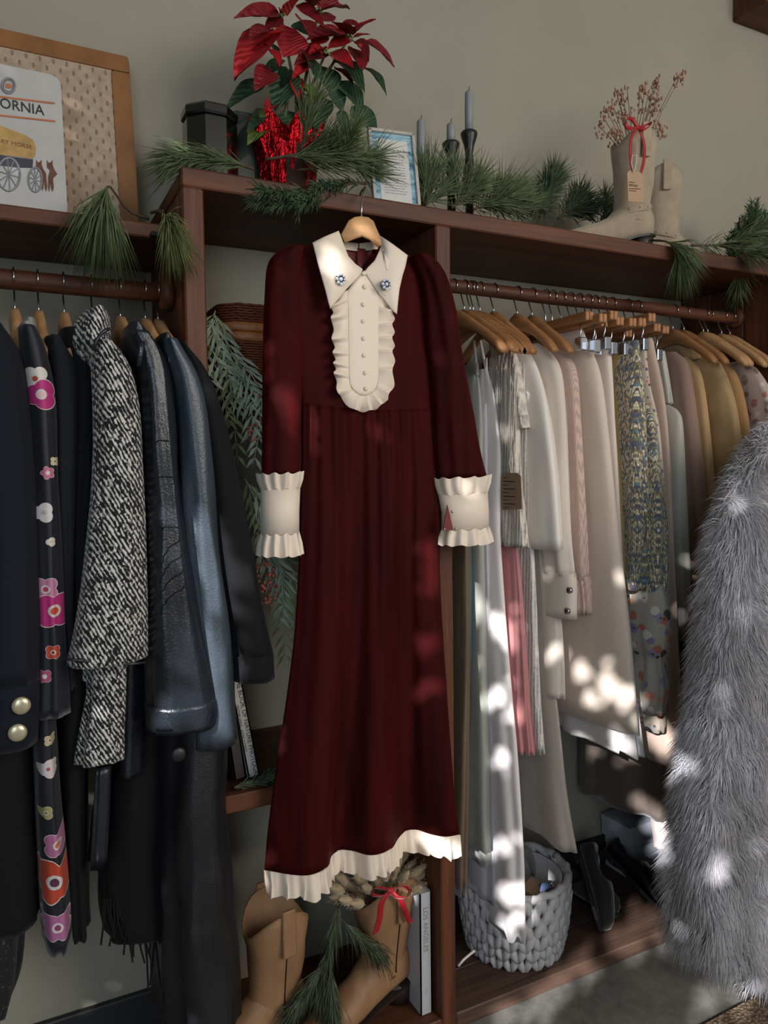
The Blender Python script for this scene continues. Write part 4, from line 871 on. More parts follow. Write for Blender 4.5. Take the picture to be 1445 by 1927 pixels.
# ------------------------------------------------------------------ plants
def leaf_mesh(name, mat, fold=.25, droop=.25, seed=0, wid=.5, nl=8, nw=4, tooth=0.0):
    """unit leaf along +x, blade in xy, z up"""
    b = MB(); rr_ = random.Random(seed); rows_ = []
    for i in range(nl+1):
        u = i/nl; w = wid*(math.sin(PI*min(1, u**.8))**.85)*(1-.25*u)+.004
        if tooth: w *= 1+tooth*math.sin(u*9+seed)
        row = []
        for j in range(nw+1):
            s = -1+2*j/nw
            row.append(Vector((u, s*w*.5, fold*abs(s)*w*.5 - droop*u*u + .02*math.sin(u*11+s*3+seed))))
        rows_.append(row)
    n = nw+1
    top = [p for r in rows_ for p in r]; bot = [p-Vector((0, 0, .008)) for p in top]; off = len(top); fs = []
    for i in range(nl):
        for j in range(nw):
            a = i*n+j; fs += [(a, a+n, a+n+1, a+1), (off+a, off+a+1, off+a+n+1, off+a+n)]
    me = bpy.data.meshes.new(name); me.from_pydata(top+bot, [], fs); me.update(); me.materials.append(mat); me.polygons.foreach_set('use_smooth', [True]*len(fs)); return me
def put_leaf(me, name, parent, a, b, wscale, roll_=0.0):
    d = b-a; L_ = d.length; x = d.normalized(); z = (Vector((0, -.75, .65)) - x*Vector((0, -.75, .65)).dot(x)).normalized(); y = z.cross(x)
    Mx = Matrix((x, y, z)).transposed() @ Matrix.Rotation(roll_, 3, 'X')
    o = bpy.data.objects.new(name, me); COL.objects.link(o); o.parent = parent
    o.matrix_local = Matrix.Translation(a-wloc(parent)) @ Mx.to_4x4() @ Matrix.Diagonal((L_, wscale, L_*.8, 1)); return o
def leafmat(name, c1, c2, rough=.55):
    q = N(name); w = q.n('ShaderNodeTexWave', bands_direction='DIAGONAL'); w.inputs['Scale'].default_value = 5; q.l(q.co(), w.inputs['Vector'])
    c = q.ramp(q.math('ADD', q.math('MULTIPLY', w.outputs['Fac'], .25), q.math('MULTIPLY', q.noise(5), .75)), [(.3, c1), (.7, c2)]); q.bump(w.outputs['Fac'], .3, .02); return q.set(c, rough, spec=.35)
RED1 = leafmat('bract_red', '8c1018', 'b81e26'); RED2 = leafmat('bract_dark_red', '5e0e16', '85161e'); GRN = leafmat('leaf_dark_green', '1e3420', '34503a'); GRN2 = leafmat('leaf_yellow_green', '46602a', '6a7c3a')
STEM = M('green_stem', '5a5a34', .7)
FOIL = N('red_foil'); FOILM = FOIL.set('b80f1c', .2, metal=.85); FOIL.bump(FOIL.noise(45, 4, FOIL.scaled((1, 1, .35))), .9, .02)
PY_ = .135; pb = onshelf(545, 330, PY_)
t = thing('poinsettia', pb, 'red poinsettia plant in a crinkled red foil wrapped pot', 'plant')
rings = []
zt = LY(540, 248, PY_).z-ZS
for i, (f_, r_) in enumerate(((0, .044), (.3, .052), (.6, .058), (.8, .066), (1, .08))):
    rings.append([pb+Vector(((r_+.006*math.sin(k*2.1+i)*f_+.003*math.sin(k*5.3))*math.cos(2*PI*k/40), (r_*.8+.005*math.sin(k*1.7+i)*f_)*math.sin(2*PI*k/40), zt*f_*(1+.12*f_*math.sin(k*1.3)))) for k in range(40)])
MB().loft(rings, cap1=False).build('foil_wrap', FOILM, t, smooth=False)
MB().lathe([(.04, .005), (.05, zt*.75)], pb, 16).build('pot', M('brown_pot', '4a2f22', .8), t)
Z2 = lambda x, y: (400+x/3.0104, y/3.0104)
hubs = [(390, 100), (640, 300), (775, 215), (600, 60), (460, 440), (640, 520)]
for k, (hx, hy) in enumerate(hubs):
    e = LY(*Z2(hx, hy), PY_-.01*(k % 3)); MB().tube([pb+Vector(((k-2.5)*.008, 0, zt*.7)), LY(*Z2(lerp(490, hx, .45), lerp(700, hy, .5)), PY_), e], lambda u: .0042-.0018*u, 6).build('stem', STEM, t)
reds = [leaf_mesh('bract', RED1, .3, .18, 1, 1), leaf_mesh('bract', RED1, .2, .3, 2, 1), leaf_mesh('bract', RED2, .3, .2, 3, 1)]
grns = [leaf_mesh('leaf', GRN, .25, .2, 4, 1), leaf_mesh('leaf', GRN, .3, .3, 5, 1), leaf_mesh('leaf', GRN2, .25, .25, 6, 1)]
RL = [(385, 100, 155, 42, 75, 2), (360, 180, 110, 385, 150, 0), (330, 170, 210, 180, 80, 2), (470, 165, 405, 312, 140, 0), (420, 90, 510, -70, 120, 0), (600, 60, 778, 0, 95, 2), (470, 30, 640, 122, 85, 2), (775, 210, 545, 165, 110, 2), (775, 210, 908, 84, 48, 0), (775, 210, 690, 85, 100, 2), (780, 225, 650, 255, 100, 0), (790, 218, 886, 178, 40, 0), (860, 230, 1046, 347, 95, 2), (800, 235, 890, 292, 60, 2), (650, 300, 797, 350, 95, 0), (640, 300, 548, 262, 45, 0), (645, 300, 480, 318, 90, 2), (790, 270, 860, 385, 120, 2), (690, 385, 805, 452, 90, 2), (300, 265, 395, 350, 70, 0), (330, 400, 250, 475, 90, 2), (560, 370, 460, 405, 60, 0), (470, 445, 490, 545, 55, 0), (388, 95, 390, 22, 26, 0), (560, 40, 510, -80, 100, 2), (640, 45, 665, -80, 100, 2), (400, 100, 290, 150, 60, 2), (400, 180, 150, 285, 75, 0), (620, 120, 700, 75, 60, 2), (560, 250, 630, 300, 60, 0), (340, 595, 305, 610, 50, 0), (720, 150, 830, 120, 80, 2), (500, 110, 560, 160, 90, 2), (640, 180, 560, 240, 90, 0), (820, 260, 890, 300, 50, 0)]
GL_ = [(445, 398, 352, 595, 130, 0), (410, 345, 258, 412, 85, 1), (300, 472, 78, 556, 75, 1), (462, 640, 415, 805, 115, 0), (350, 640, 212, 745, 100, 2), (630, 380, 675, 495, 125, 0), (690, 345, 872, 432, 105, 1), (860, 385, 1006, 487, 65, 1), (705, 460, 860, 588, 120, 0), (785, 605, 944, 735, 120, 0), (680, 500, 745, 615, 80, 1), (545, 490, 592, 602, 50, 2), (300, 240, 395, 300, 90, 1), (530, 320, 605, 412, 90, 0), (455, 135, 545, 172, 80, 1), (590, 645, 555, 745, 90, 0), (700, 640, 785, 725, 90, 1), (420, 380, 330, 500, 100, 1), (520, 480, 580, 530, 80, 2), (470, 560, 560, 680, 80, 1), (640, 560, 600, 690, 80, 0), (290, 655, 225, 690, 60, 0)]
for lst, ms, nm, yo in ((GL_, grns, 'leaf', .0), (RL, reds, 'bract', -.02)):
    for x0, y0, x1, y1, w, k in lst:
        a = LY(*Z2(x0, y0), PY_+yo+R.uniform(-.02, .03)); b = LY(*Z2(x1, y1), PY_+yo+R.uniform(-.075, .01))
        put_leaf(ms[k], nm, t, a, b, w/3.0104/1410*1.75*1.35, R.uniform(-.35, .35))
for hx, hy in hubs[:4]:
    e = LY(*Z2(hx, hy), PY_-.05)
    for k in range(4): MB().ball(e+Vector((R.uniform(-.006, .006), R.uniform(-.006, .0), R.uniform(-.005, .005))), .003, 6, 4).build('bud', GRN2, t)

PINE1 = M('pine_needles', '5c6a45', .6, .3, 90); PINE2 = M('pine_needles_dark', '44543a', .6, .3, 90); TWIG = M('twig', '4a3a2a', .9)
def needles(b, p, d, L_, r=.0007, grav=.15):
    d = d.normalized(); e = p+d*L_+Vector((0, 0, -grav*L_*.5)); m_ = p+d*L_*.55; a = d.orthogonal().normalized()*r; c_ = d.cross(a).normalized()*r
    b.add([p+a, p-a*.5+c_*.87, p-a*.5-c_*.87, m_+a, m_-a*.5+c_*.87, m_-a*.5-c_*.87, e], [(0, 1, 4, 3), (1, 2, 5, 4), (2, 0, 3, 5), (3, 4, 6), (4, 5, 6), (5, 3, 6)])
def spray(name, label, pts, n, L_, spread, mat=PINE1, cat='pine sprig', group='pine sprigs', r=.0010, start=.25, grav=.2, stem_r=.003, side=0):
    R = random.Random(sum(ord(ch) for ch in label)); ws = .35 if cat == 'cedar sprig' else 1.0
    pts = [Vector(p) for p in pts]; t = thing(name, min(pts, key=lambda p: p.z), label, cat, group)
    tab = [(i, *p) for i, p in enumerate(pts)]; K = len(pts)-1
    MB().tube([Vector(interp(tab, i/10*K)) for i in range(11)], lambda u: stem_r*(1-.6*u), 6).build('twig', TWIG, t)
    axes = [(tab, K, start)]; ln = (pts[-1]-pts[0]).length
    for k in range(side):
        u = R.uniform(.1, .7); p = Vector(interp(tab, u*K)); d = (pts[-1]-pts[0]).normalized()+Vector((R.uniform(-.9, .9)*ws, R.uniform(-.7, .3)*ws, R.uniform(-.5, .6)*ws))
        e = p+d.normalized()*ln*R.uniform(.5, .8); sp_ = [(0, *p), (1, *((p+e)/2+Vector((0, 0, -.004)))), (2, *e)]; axes.append((sp_, 2, .2))
        MB().tube([Vector(interp(sp_, i/4*2)) for i in range(5)], lambda v: stem_r*.6*(1-.5*v), 5).build('side_twig', TWIG, t)
    b = MB()
    for i in range(n):
        tb, kk, s0 = axes[i % len(axes)]
        u = s0+(1-s0)*R.random()**.8; p = Vector(interp(tb, u*kk)); p0 = Vector(interp(tb, max(0, u-.06)*kk))
        tg_ = (p-p0).normalized() if (p-p0).length > 1e-6 else Vector((0, 0, 1))
        rv = Vector((R.gauss(0, 1), R.gauss(0, 1), R.gauss(0, 1))); rv = (rv-tg_*rv.dot(tg_)).normalized()
        needles(b, p, tg_+rv*spread*R.uniform(.15, 1.3)+Vector((R.gauss(0, .12), R.gauss(0, .12), R.gauss(0, .12))), L_*R.uniform(.5, 1.12), r, grav*R.uniform(.3, 1.4))
    stuff(b.build('needles', mat, t)); return t
S_ = lambda px, py, y: LY(px, py, y)
spray('pine_sprig', 'drooping pine sprig over the left shelf edge, below the suitcase', [S_(280, 412, .1), S_(240, 395, .08), S_(208, 352, .05), S_(200, 362, .045), S_(197, 390, .045)], 620, .12, .5, start=.62, grav=.7)
spray('pine_sprig', 'small yellowish pine sprig hanging at the left post', [S_(285, 400, .06), S_(300, 398, .03), S_(315, 415, -.01), S_(320, 432, -.012)], 320, .08, .55, start=.5, grav=.6, mat=M('pine_needles_light', '6e7342', .6, .3, 90))
spray('pine_sprig', 'long pine sprig lying flat in front of the black jar, pointing left', [S_(478, 318, .03), S_(430, 305, .035), S_(380, 300, .04), S_(345, 302, .04)], 420, .09, .45, start=.1, grav=.3)
spray('pine_sprig', 'bushy pine branch in front of the red foil pot', [S_(500, 300, .05), S_(560, 290, .04), S_(610, 275, .03), S_(640, 262, .02)], 520, .085, .8, start=.35, grav=.05, side=4)
spray('pine_sprig', 'pine branch with long needles beside the framed note', [S_(560, 320, .05), S_(610, 315, .03), S_(645, 305, .03), S_(665, 300, .03)], 420, .075, .8, start=.2, grav=.1, side=3)
spray('cedar_sprig', 'cedar sprig drooping over the shelf edge left of the dress hanger', [S_(690, 345, .03), S_(640, 345, .02), S_(605, 355, -.01), S_(580, 378, -.014), S_(562, 396, -.014)], 1100, .032, .8, PINE2, 'cedar sprig', 'cedar sprigs', .0015, .05, .3, side=6)
for k, (x0, y0, x1, y1, n, L_, lb) in enumerate(((800, 392, 815, 330, 240, .10, 'upright pine tuft between the framed note and candlesticks'), (850, 392, 880, 345, 260, .10, 'pine tuft at the foot of the candlesticks'), (890, 395, 940, 362, 420, .10, 'thick pine tuft right of the candlesticks'), (960, 402, 985, 385, 260, .085, 'pine tuft leaning out over the shelf edge'), (1000, 405, 1030, 355, 420, .08, 'dark pine tuft in the middle of the right shelf'), (1050, 412, 1085, 365, 420, .085, 'dark pine tuft nearest the suede boots'), (1120, 425, 1150, 395, 220, .07, 'small pine tuft behind the boot toe'))):
    spray('pine_sprig', lb, [S_(x0, y0, .06 if k < 5 else .19), S_(lerp(x0, x1, .5), lerp(y0, y1, .4), .07 if k < 5 else .2), S_(x1, y1, .08 if k < 5 else .21)], n*2, L_*.85, .9, PINE1 if k < 4 else PINE2, start=.05, grav=.05, side=5)
spray('pine_sprig', 'pine sprig hanging over the shelf edge right of the boots', [S_(1225, 452, .04), S_(1255, 455, .0), S_(1272, 470, -.014), S_(1276, 490, -.016)], 520, .095, .5, start=.35, grav=.5)
spray('pine_sprig', 'pine branch lying on the shelf at the far right', [S_(1300, 462, .05), S_(1350, 462, .04), S_(1400, 465, .03), S_(1440, 472, .02)], 800, .09, .8, start=.05, grav=.2, side=4)
# rosemary
rp = Vector((LY(1422, 430, .12).x, .12, ZS)); t = thing('rosemary_plant', rp, 'cone shaped rosemary bush on the shelf at the right photo edge', 'plant')
MB().lathe([(.05, 0), (.06, .05), (.062, .055), (.05, .056)], rp, 20).build('pot', M('burlap', '8a7458', .95, .2, 120), t)
b = MB(); st = MB()
for k in range(80):
    a = R.uniform(0, 2*PI); r0 = .07*R.random()**.6; top_ = R.uniform(.19, .25)*(1-.55*r0/.07)
    p0 = rp+Vector((r0*math.cos(a), r0*math.sin(a), .05)); p1 = rp+Vector((r0*1.1*math.cos(a), r0*1.1*math.sin(a), top_)); st.tube([p0, (p0+p1)/2, p1], .0015, 4)
    for i in range(46):
        u = R.random(); p = p0.lerp(p1, u); needles(b, p, Vector((R.uniform(-1, 1), R.uniform(-1, 1), .9)), .02, .0013, 0)
stuff(st.build('stems', TWIG, t)); stuff(b.build('needles', M('rosemary_green', '3f5a3a', .65, .25, 90), t))

# ------------------------------------------------------------------ boots
def boot(name, label, cat, loc, rz, sc, mat, sole_mat, group, shaft_h=.27, top_w=.062, seam=True, straps=True):
    """western boot, local: toe to +x, sides are +-y, standing on z = 0"""
    T = Matrix.Translation(loc) @ Matrix.Rotation(rz, 4, 'Z') @ Matrix.Scale(sc, 4)
    t = thing(name, loc, label, cat, group); n = 32
    def ring(z, cx, rx, ry, scal=0.0, p=2.2):
        out = []
        for k in range(n):
            a = 2*PI*k/n; q = 2/p; ca, sa = math.cos(a), math.sin(a)
            out.append(Vector((cx+rx*math.copysign(abs(ca)**q, ca), ry*math.copysign(abs(sa)**q, sa), z+scal*(abs(sa)**1.5-.5))))
        return out
    zt_ = .07+shaft_h
    ZF_ = lambda f: .075+f*(zt_-.075)
    RY = [(ZF_(0), .034), (ZF_(.12), .034), (ZF_(.28), .037), (ZF_(.5), .043), (ZF_(.7), .049), (ZF_(.82), .052), (ZF_(1), .0545)]
    sh = [ring(ZF_(0), -.045, .052, .034), ring(ZF_(.12), -.048, .050, .034), ring(ZF_(.28), -.055, .051, .037), ring(ZF_(.5), -.058, .056, .043), ring(ZF_(.7), -.058, top_w, .049), ring(ZF_(.82), -.058, top_w+.004, .052, .012), ring(ZF_(.93), -.058, top_w+.006, .054, .035), ring(zt_, -.058, top_w+.007, .055, .05)]
    sh += [[Vector((lerp(p.x, -.058, .05), p.y*.95, p.z-.001)) for p in sh[-1]], [Vector((lerp(p.x, -.058, .3), p.y*.7, zt_-.06)) for p in sh[-1]]]
    MB().loft(sh, cap1=True).xf(T).build('shaft', mat, t)
    ft_ = []
    for x, w, z0, z1 in ((-.115, .012, .045, .075), (-.108, .026, .042, .11), (-.09, .032, .04, .13), (-.05, .034, .032, .135), (-.01, .034, .02, .118), (.02, .035, .011, .088), (.06, .039, .007, .068), (.10, .036, .007, .055), (.135, .025, .009, .044), (.158, .012, .012, .034), (.164, .005, .016, .026)):
        ft_.append([Vector((x, w*math.copysign(abs(math.cos(2*PI*k/24))**.8, math.cos(2*PI*k/24)), (z0+z1)/2+(z1-z0)/2*math.copysign(abs(math.sin(2*PI*k/24))**.85, math.sin(2*PI*k/24)))) for k in range(24)])
    MB().loft(ft_).xf(T).build('vamp', mat, t)
    so = []
    for x, w, z in ((-.118, .02, .040), (-.09, .034, .038), (-.05, .034, .030), (-.01, .030, .016), (.03, .036, .005), (.07, .041, .001), (.11, .037, .001), (.145, .022, .003), (.168, .006, .008)):
        so.append([Vector((x, -w, z)), Vector((x, w, z)), Vector((x, w, z+.006)), Vector((x, -w, z+.006))])
    MB().loft(so).xf(T).build('sole', sole_mat, t, smooth=False)
    MB().loft([[Vector((cx+rx*math.cos(2*PI*k/16), ry*math.sin(2*PI*k/16), z)) for k in range(16)] for z, cx, rx, ry in ((0, -.088, .028, .028), (.02, -.086, .030, .03), (.041, -.084, .033, .032))]).xf(T).build('heel', sole_mat, t)
    if straps:
        for sg_ in (-1, 1):
            MB().box((-.072, sg_*.0575-.003, zt_-.055), (-.045, sg_*.0575+.003, zt_+.034), .002).xf(T).build('pull_strap', mat, t, smooth=False)
    if seam:
        for sg_ in (-1, 1):
            MB().tube([Vector((-.057, sg_*(interp(RY, z)[0]+.0006), z)) for z in [lerp(.085, zt_-.055, i/10) for i in range(11)]], .0013, 5).xf(T).build('side_seam', BLACKM, t)
    return t, T
DARKSOLE = M('dark_sole', '2a201b', .5)
CREAMSUEDE = M('grey_cream_suede', 'a3927c', .92, .14, 25, bump=.35, bscale=420, sheen=.4); TANB = leather('tan_boot_leather', '98714f', .6, .35); SILV = M('silver_tip', 'b8b4b0', .25, .05, metal=.9)
GBO = 'pair of pale suede boots on the top shelf'
b1 = Vector((LY(1187, 350, .085).x-.057, .085, ZS))
bt, T1 = boot('suede_boot', 'pale suede boot with red ribbon bow and kraft tag, toe to the left', 'boot', b1+Vector((.005, 0, 0)), PI-.18, .9, CREAMSUEDE, DARKSOLE, GBO, .222, .056, seam=False)
b2 = Vector((LY(1240, 350, .20).x+.051, .172, ZS))
bt2, T2 = boot('suede_boot', 'plain second suede boot, studded at the heel, behind the bowed one', 'boot', b2, -.5, .9, CREAMSUEDE, DARKSOLE, GBO, .215, .056, seam=False)
for T_, par in ((T1, bt), (T2, bt2)):
    MB().loft([[Vector((-.052+.0565*k_*math.cos(2*PI*k/28), .0385*k_*math.sin(2*PI*k/28), z+.012*math.cos(2*PI*k/28)*-1)) for k in range(28)] for z, k_ in ((.098, .98), (.1, 1.03), (.116, 1.03), (.118, .98))]).xf(T_).build('ankle_strap', CREAMSUEDE, par)
    for k in range(12):
        a = 2*PI*k/12; MB().ball(T_ @ Vector((-.052+.0585*math.cos(a), .040*math.sin(a), .108-.012*math.cos(a))), .0026, 7, 4).build('stud', SILV, par)
    MB().loft([[T_ @ Vector((x, w*math.cos(2*PI*k/14), .024+h_*math.sin(2*PI*k/14))) for k in range(14)] for x, w, h_ in ((.138, .0255, .019), (.152, .0165, .014), (.166, .006, .006))]).build('toe_cap', SILV, par)
# dried flowers in the boots
DRY = M('dried_blossom', 'a9806a', .9, .2, 60); DRYS = M('dried_stem', '7d6650', .9)
t = thing('dried_flowers', T1 @ Vector((-.058, 0, .17)), 'bunch of dried peach statice standing in the suede boots', 'dried flowers')
tips = [(1150, 190), (1160, 172), (1172, 178), (1180, 165), (1140, 205), (1125, 235), (1135, 222), (1168, 200), (1176, 212), (1158, 228), (1205, 165), (1215, 158), (1222, 168), (1232, 155), (1238, 145), (1240, 172), (1210, 190), (1226, 195), (1236, 190), (1275, 142), (1284, 138), (1234, 228), (1240, 240), (1225, 250), (1160, 245), (1148, 250), (1186, 200), (1246, 236)]
root = T1 @ Vector((-.058, 0, .21))
for k, (px, py) in enumerate(tips):
    e = LY(px, py, root.y+R.uniform(-.02, .05)); m_ = root.lerp(e, .55)+Vector((0, 0, .012))
    sm = MB().tube([root+Vector((R.uniform(-.025, .025), R.uniform(-.015, .015), 0)), m_, e], .0009, 4).build('stem', DRYS, t)
    bb = MB()
    for i in range(11):
        c_ = e+Vector((R.gauss(0, .006), R.gauss(0, .006), R.uniform(-.03, .004))); bb.ball(c_, R.uniform(.0022, .004), 5, 3, (1, 1, 1.4))
    stuff(bb.build('blossoms', DRY, sm, smooth=False))
REDR = M('red_ribbon', 'a3101a', .5, .1, sheen=.3)
def ribbon(b, pts, w, wd):
    pts = [Vector(p) for p in pts]; tb = [(i, *p) for i, p in enumerate(pts)]; n = len(pts)*5
    P_ = [Vector(interp(tb, i/n*(len(pts)-1))) for i in range(n+1)]; wd = Vector(wd).normalized()
    nrm = Vector((0, -.0006, 0))
    b.loft([[p+wd*w/2+nrm, p-wd*w/2+nrm, p-wd*w/2-nrm, p+wd*w/2-nrm] for p in P_])
    return b
def bow(label, K, loops, tails, w):
    t = thing('ribbon_bow', K, label, 'bow', None)
    for L_ in loops: ribbon(MB(), L_, w, (0.15, -.75, .65)).build('loop', REDR, t)
    for L_ in tails: ribbon(MB(), L_, w*.8, (1, -.2, .05)).build('tail', REDR, t)
    MB().ball(K, w*.55, 10, 6, (1, .8, 1)).build('knot', REDR, t); return t
yk = (T1 @ Vector((-.058, .062, 0))).y-.012; yk = min(yk, (T1 @ Vector((-.058, -.062, 0))).y-.012); Q = lambda px, py, d=0: LY(px, py, yk+d)
bow('narrow red velvet bow tied on the suede boot', Q(1199, 240), [[Q(1199, 240), Q(1184, 242, -.01), Q(1176, 232, -.012), Q(1181, 223, -.004), Q(1191, 226), Q(1199, 240)], [Q(1199, 240), Q(1212, 243, -.01), Q(1224, 236, -.012), Q(1222, 232, -.002), Q(1210, 238), Q(1199, 240)]],
    [[Q(1198, 241), Q(1188, 260), Q(1186, 290), Q(1189, 315), Q(1196, 330)], [Q(1201, 241), Q(1210, 262), Q(1213, 285), Q(1210, 310), Q(1204, 330)]], .009)
tg = thing('price_tag', Q(1194, 380, -.004), 'kraft swing tag hanging on the suede boot below the red bow', 'tag')
kp = Panel(Q(1182, 378, -.005), Q(1211, 381, -.005)-Q(1182, 378, -.005), Vector((0, .02, 1)))
kp.shape([(1180, 326), (1184, 321), (1205, 324), (1209, 330), (1211, 381), (1182, 379)], 0, .0012).build('card', KRAFT, tg, smooth=False)
kp.text('VINTAGE', 1183, 350, .0068, .0006, BRPR, tg)
for k, (y_, w_) in enumerate(((342, 11), (354, 22), (358, 14))): kp.shape([(1183, y_), (1183+w_, y_+1), (1183+w_, y_+2.6), (1183, y_+1.6)], .0006, .0003).build('faded_print', BRPR, tg, smooth=False)
MB().tube([Q(1192, 324, -.008), Q(1188, 306, -.008), Q(1190, 292, -.006), Q(1198, 292, -.006), Q(1197, 308, -.008), Q(1193, 324, -.008)], .0011, 5).build('string', WHITE, tg)

# tan boots on the base of the middle bay
ZB = .0365
GB2 = 'pair of tan western boots on the base board'
c1 = Vector((LY(728, 1750, .1).x-.066, .087, ZB))
bt, T3 = boot('tan_boot', 'tan leather western boot with red bow, filled with bunny tail grass', 'boot', c1, PI+.22, 1.1, TANB, DARKSOLE, GB2, .185, .066)
c2_ = Vector((LY(508, 1780, .13).x, .1, ZB))
bt2, T4 = boot('tan_boot', 'tan leather western boot half hidden under the dress, beside leather coat', 'boot', c2_+Vector((-.057, 0, 0)), PI+.12, 1.1, TANB, DARKSOLE, GB2, .185, .056)
yk = min((T3 @ Vector((-.058, -.062, .3))).y, (T3 @ Vector((-.058, .062, .3))).y)-.012
bow('wide red velvet bow tied round the tan boot', Q(735, 1676), [[Q(735, 1676), Q(718, 1686, -.012), Q(701, 1683, -.015), Q(705, 1671, -.004), Q(722, 1672), Q(735, 1676)], [Q(735, 1676), Q(748, 1688, -.012), Q(766, 1688, -.015), Q(771, 1675, -.006), Q(758, 1668), Q(735, 1676)]],
    [[Q(732, 1678), Q(718, 1700), Q(714, 1730), Q(706, 1758)], [Q(740, 1678), Q(756, 1698), Q(765, 1722), Q(773, 1737)]], .016)
# bunny tails
BUN = M('bunny_tail', 'b59d7a', .95, .2, 120, sheen=.5)
root = T3 @ Vector((-.058, 0, .24)); ft2 = Vector((0, 0, 0))
tails = [(640, 1652), (655, 1664), (632, 1672), (662, 1688), (650, 1694), (678, 1655), (690, 1672), (700, 1650), (712, 1662), (672, 1700), (640, 1690), (725, 1645), (742, 1640), (755, 1612), (765, 1600), (770, 1632), (752, 1655), (780, 1655), (775, 1675), (790, 1668), (785, 1640), (735, 1655), (760, 1650), (748, 1625), (716, 1640)]
for k, (px, py) in enumerate(tails):
    y = root.y+R.uniform(-.07, .05); e = LY(px, py, y); d = (e-root); d = (d.normalized()+Vector((0, 0, .25))).normalized()
    t = thing('bunny_tail_stem', e, ('fluffy beige bunny tail grass head bunched in the tan boot'), 'dried grass', 'bunny tails in the tan boot')
    a = d.orthogonal().normalized(); b_ = d.cross(a); Lh = R.uniform(.046, .062); hd = MB()
    hd.loft([[e+d*Lh*(u-.5)+(a*math.cos(2*PI*i/10)+b_*math.sin(2*PI*i/10))*.0098*w_*(1+.12*math.sin(i*7+u*20)) for i in range(10)] for u, w_ in ((0, .25), (.12, .75), (.35, 1), (.6, .95), (.85, .6), (1, .12))])
    for i in range(60):
        u = R.random(); an = R.uniform(0, 2*PI); o_ = a*math.cos(an)+b_*math.sin(an); needles(hd, e+d*Lh*(u-.5)+o_*.007, o_*.7+d*.8, .011, .0004, 0)
    hd.build('grass_head', BUN, t); MB().tube([root+Vector((R.uniform(-.02, .02), R.uniform(-.02, .02), -.05)), e-d*Lh*.5], .0009, 4).build('stalk', DRYS, t)
# hanging pine behind the boots
spray('pine_branch', 'dark pine branch hanging between the two tan boots', [S_(640, 1690, .06), S_(632, 1730, .05), S_(622, 1780, .05), S_(612, 1830, .05), S_(604, 1870, .05)], 1100, .075, .32, M('pine_needles_grey', '556048', .65, .3, 80), 'pine branch', 'pine sprigs', .0010, .05, .8, side=3)
# white bloom on the floor of the middle bay
fl_ = Vector((LY(545, 1900, .03).x, .04, ZB)); t = thing('white_wood_flower', fl_, 'pale curled wood shaving flower at the foot of the boot', 'ornament')
wm = leaf_mesh('petal', M('pale_shaving', '9d968a', .7), .35, .5, 9, .5)
for k in range(9):
    a = 2*PI*k/9; put_leaf(wm, 'petal', t, fl_+Vector((0, -.01, .006)), fl_+Vector((.034*math.cos(a), -.012+.02*math.sin(a), .012+.038*abs(math.sin(a*.5)))), .02, R.uniform(-.4, .4))
# LOS ANGELES book standing beside the post
def book(name, label, c0, sx, sy, sz, mat, tilt, txts, group, pages=True):
    T = Matrix.Translation(c0) @ Matrix.Rotation(tilt, 4, 'Y'); t = thing(name, c0, label, 'book', group)
    cv = MB().box((0, 0, 0), (.0025, sy, sz)).box((sx-.0025, 0, 0), (sx, sy, sz)).box((0, 0, 0), (sx, .003, sz)); cv.xf(T).build('cover', mat, t, smooth=False)
    MB().box((.0026, .0032, .003), (sx-.0026, sy-.004, sz-.003)).xf(T).build('pages', WHT, t, smooth=False)
    for s_, size, u, v, m_ in txts:
        cu = bpy.data.curves.new('lettering', 'FONT'); cu.body = s_; cu.size = size; cu.extrude = .0002; cu.resolution_u = 3
        ob = bpy.data.objects.new('lettering', cu); COL.objects.link(ob); dg = bpy.context.evaluated_depsgraph_get(); ev = ob.evaluated_get(dg); me = ev.to_mesh()
        vs = [T @ Vector((u+w.co.y, -.0006-w.co.z, v-w.co.x)) for w in me.vertices]; fs = [tuple(p.vertices) for p in me.polygons]; ev.to_mesh_clear(); bpy.data.objects.remove(ob); bpy.data.curves.remove(cu)
        b = MB().add(vs, fs); stuff(b.build('lettering', m_, t, smooth=False))
    return t
bx_ = LY(802, 1900, .03).x
book('book', 'white hardback reading LOS ANGELES upright against the post', Vector((bx_-.013, .03, ZB)), .028, .2, .277, M('white_cover', 'b9bbc0', .6, .04), 0, [('LOS ANGELES', .0165, .008, .245, GREYPR), ('-------', .006, .012, .06, GREYPR)], None)
# books on the lower shelf
ZLS = .6365
bx_ = LY(484, 1450, .05).x; hh_ = .175
book('book', 'white spined book reading THE BOOK OF NATURE PHOTOGRAPHY, leaning', Vector((bx_-.016, .055, ZLS+.003)), .022, .15, .21, M('white_jacket', 'c4bfb6', .6, .04), -.16, [('THE BOOK OF NATURE PHOTOGRAPHY', .0128, .0115, .205, INK), ('HEATHER ANGEL', .0058, .003, .15, INK), ('ALFRED A KNOPF', .0058, .003, .1, INK)], 'books on the lower shelf')
book('book', 'brown book with gilt spine bands left of the white photography book', Vector((max(bx_-.042, .36), .06, ZLS+.003)), .022, .15, .215, M('brown_cover', '4a3f39', .5), -.12, [('THE TEXAS', .013, .008, .15, WHT)], 'books on the lower shelf')
spray('cedar_sprig', 'cedar sprig lying on the lower shelf in front of the books', [S_(440, 1482, .02), S_(465, 1476, .025), S_(490, 1470, .03), S_(515, 1462, .035)], 1200, .028, .8, M('cedar_green', '4c5640', .7, .3, 80), 'cedar sprig', 'cedar sprigs', .0016, .02, .1, side=7)
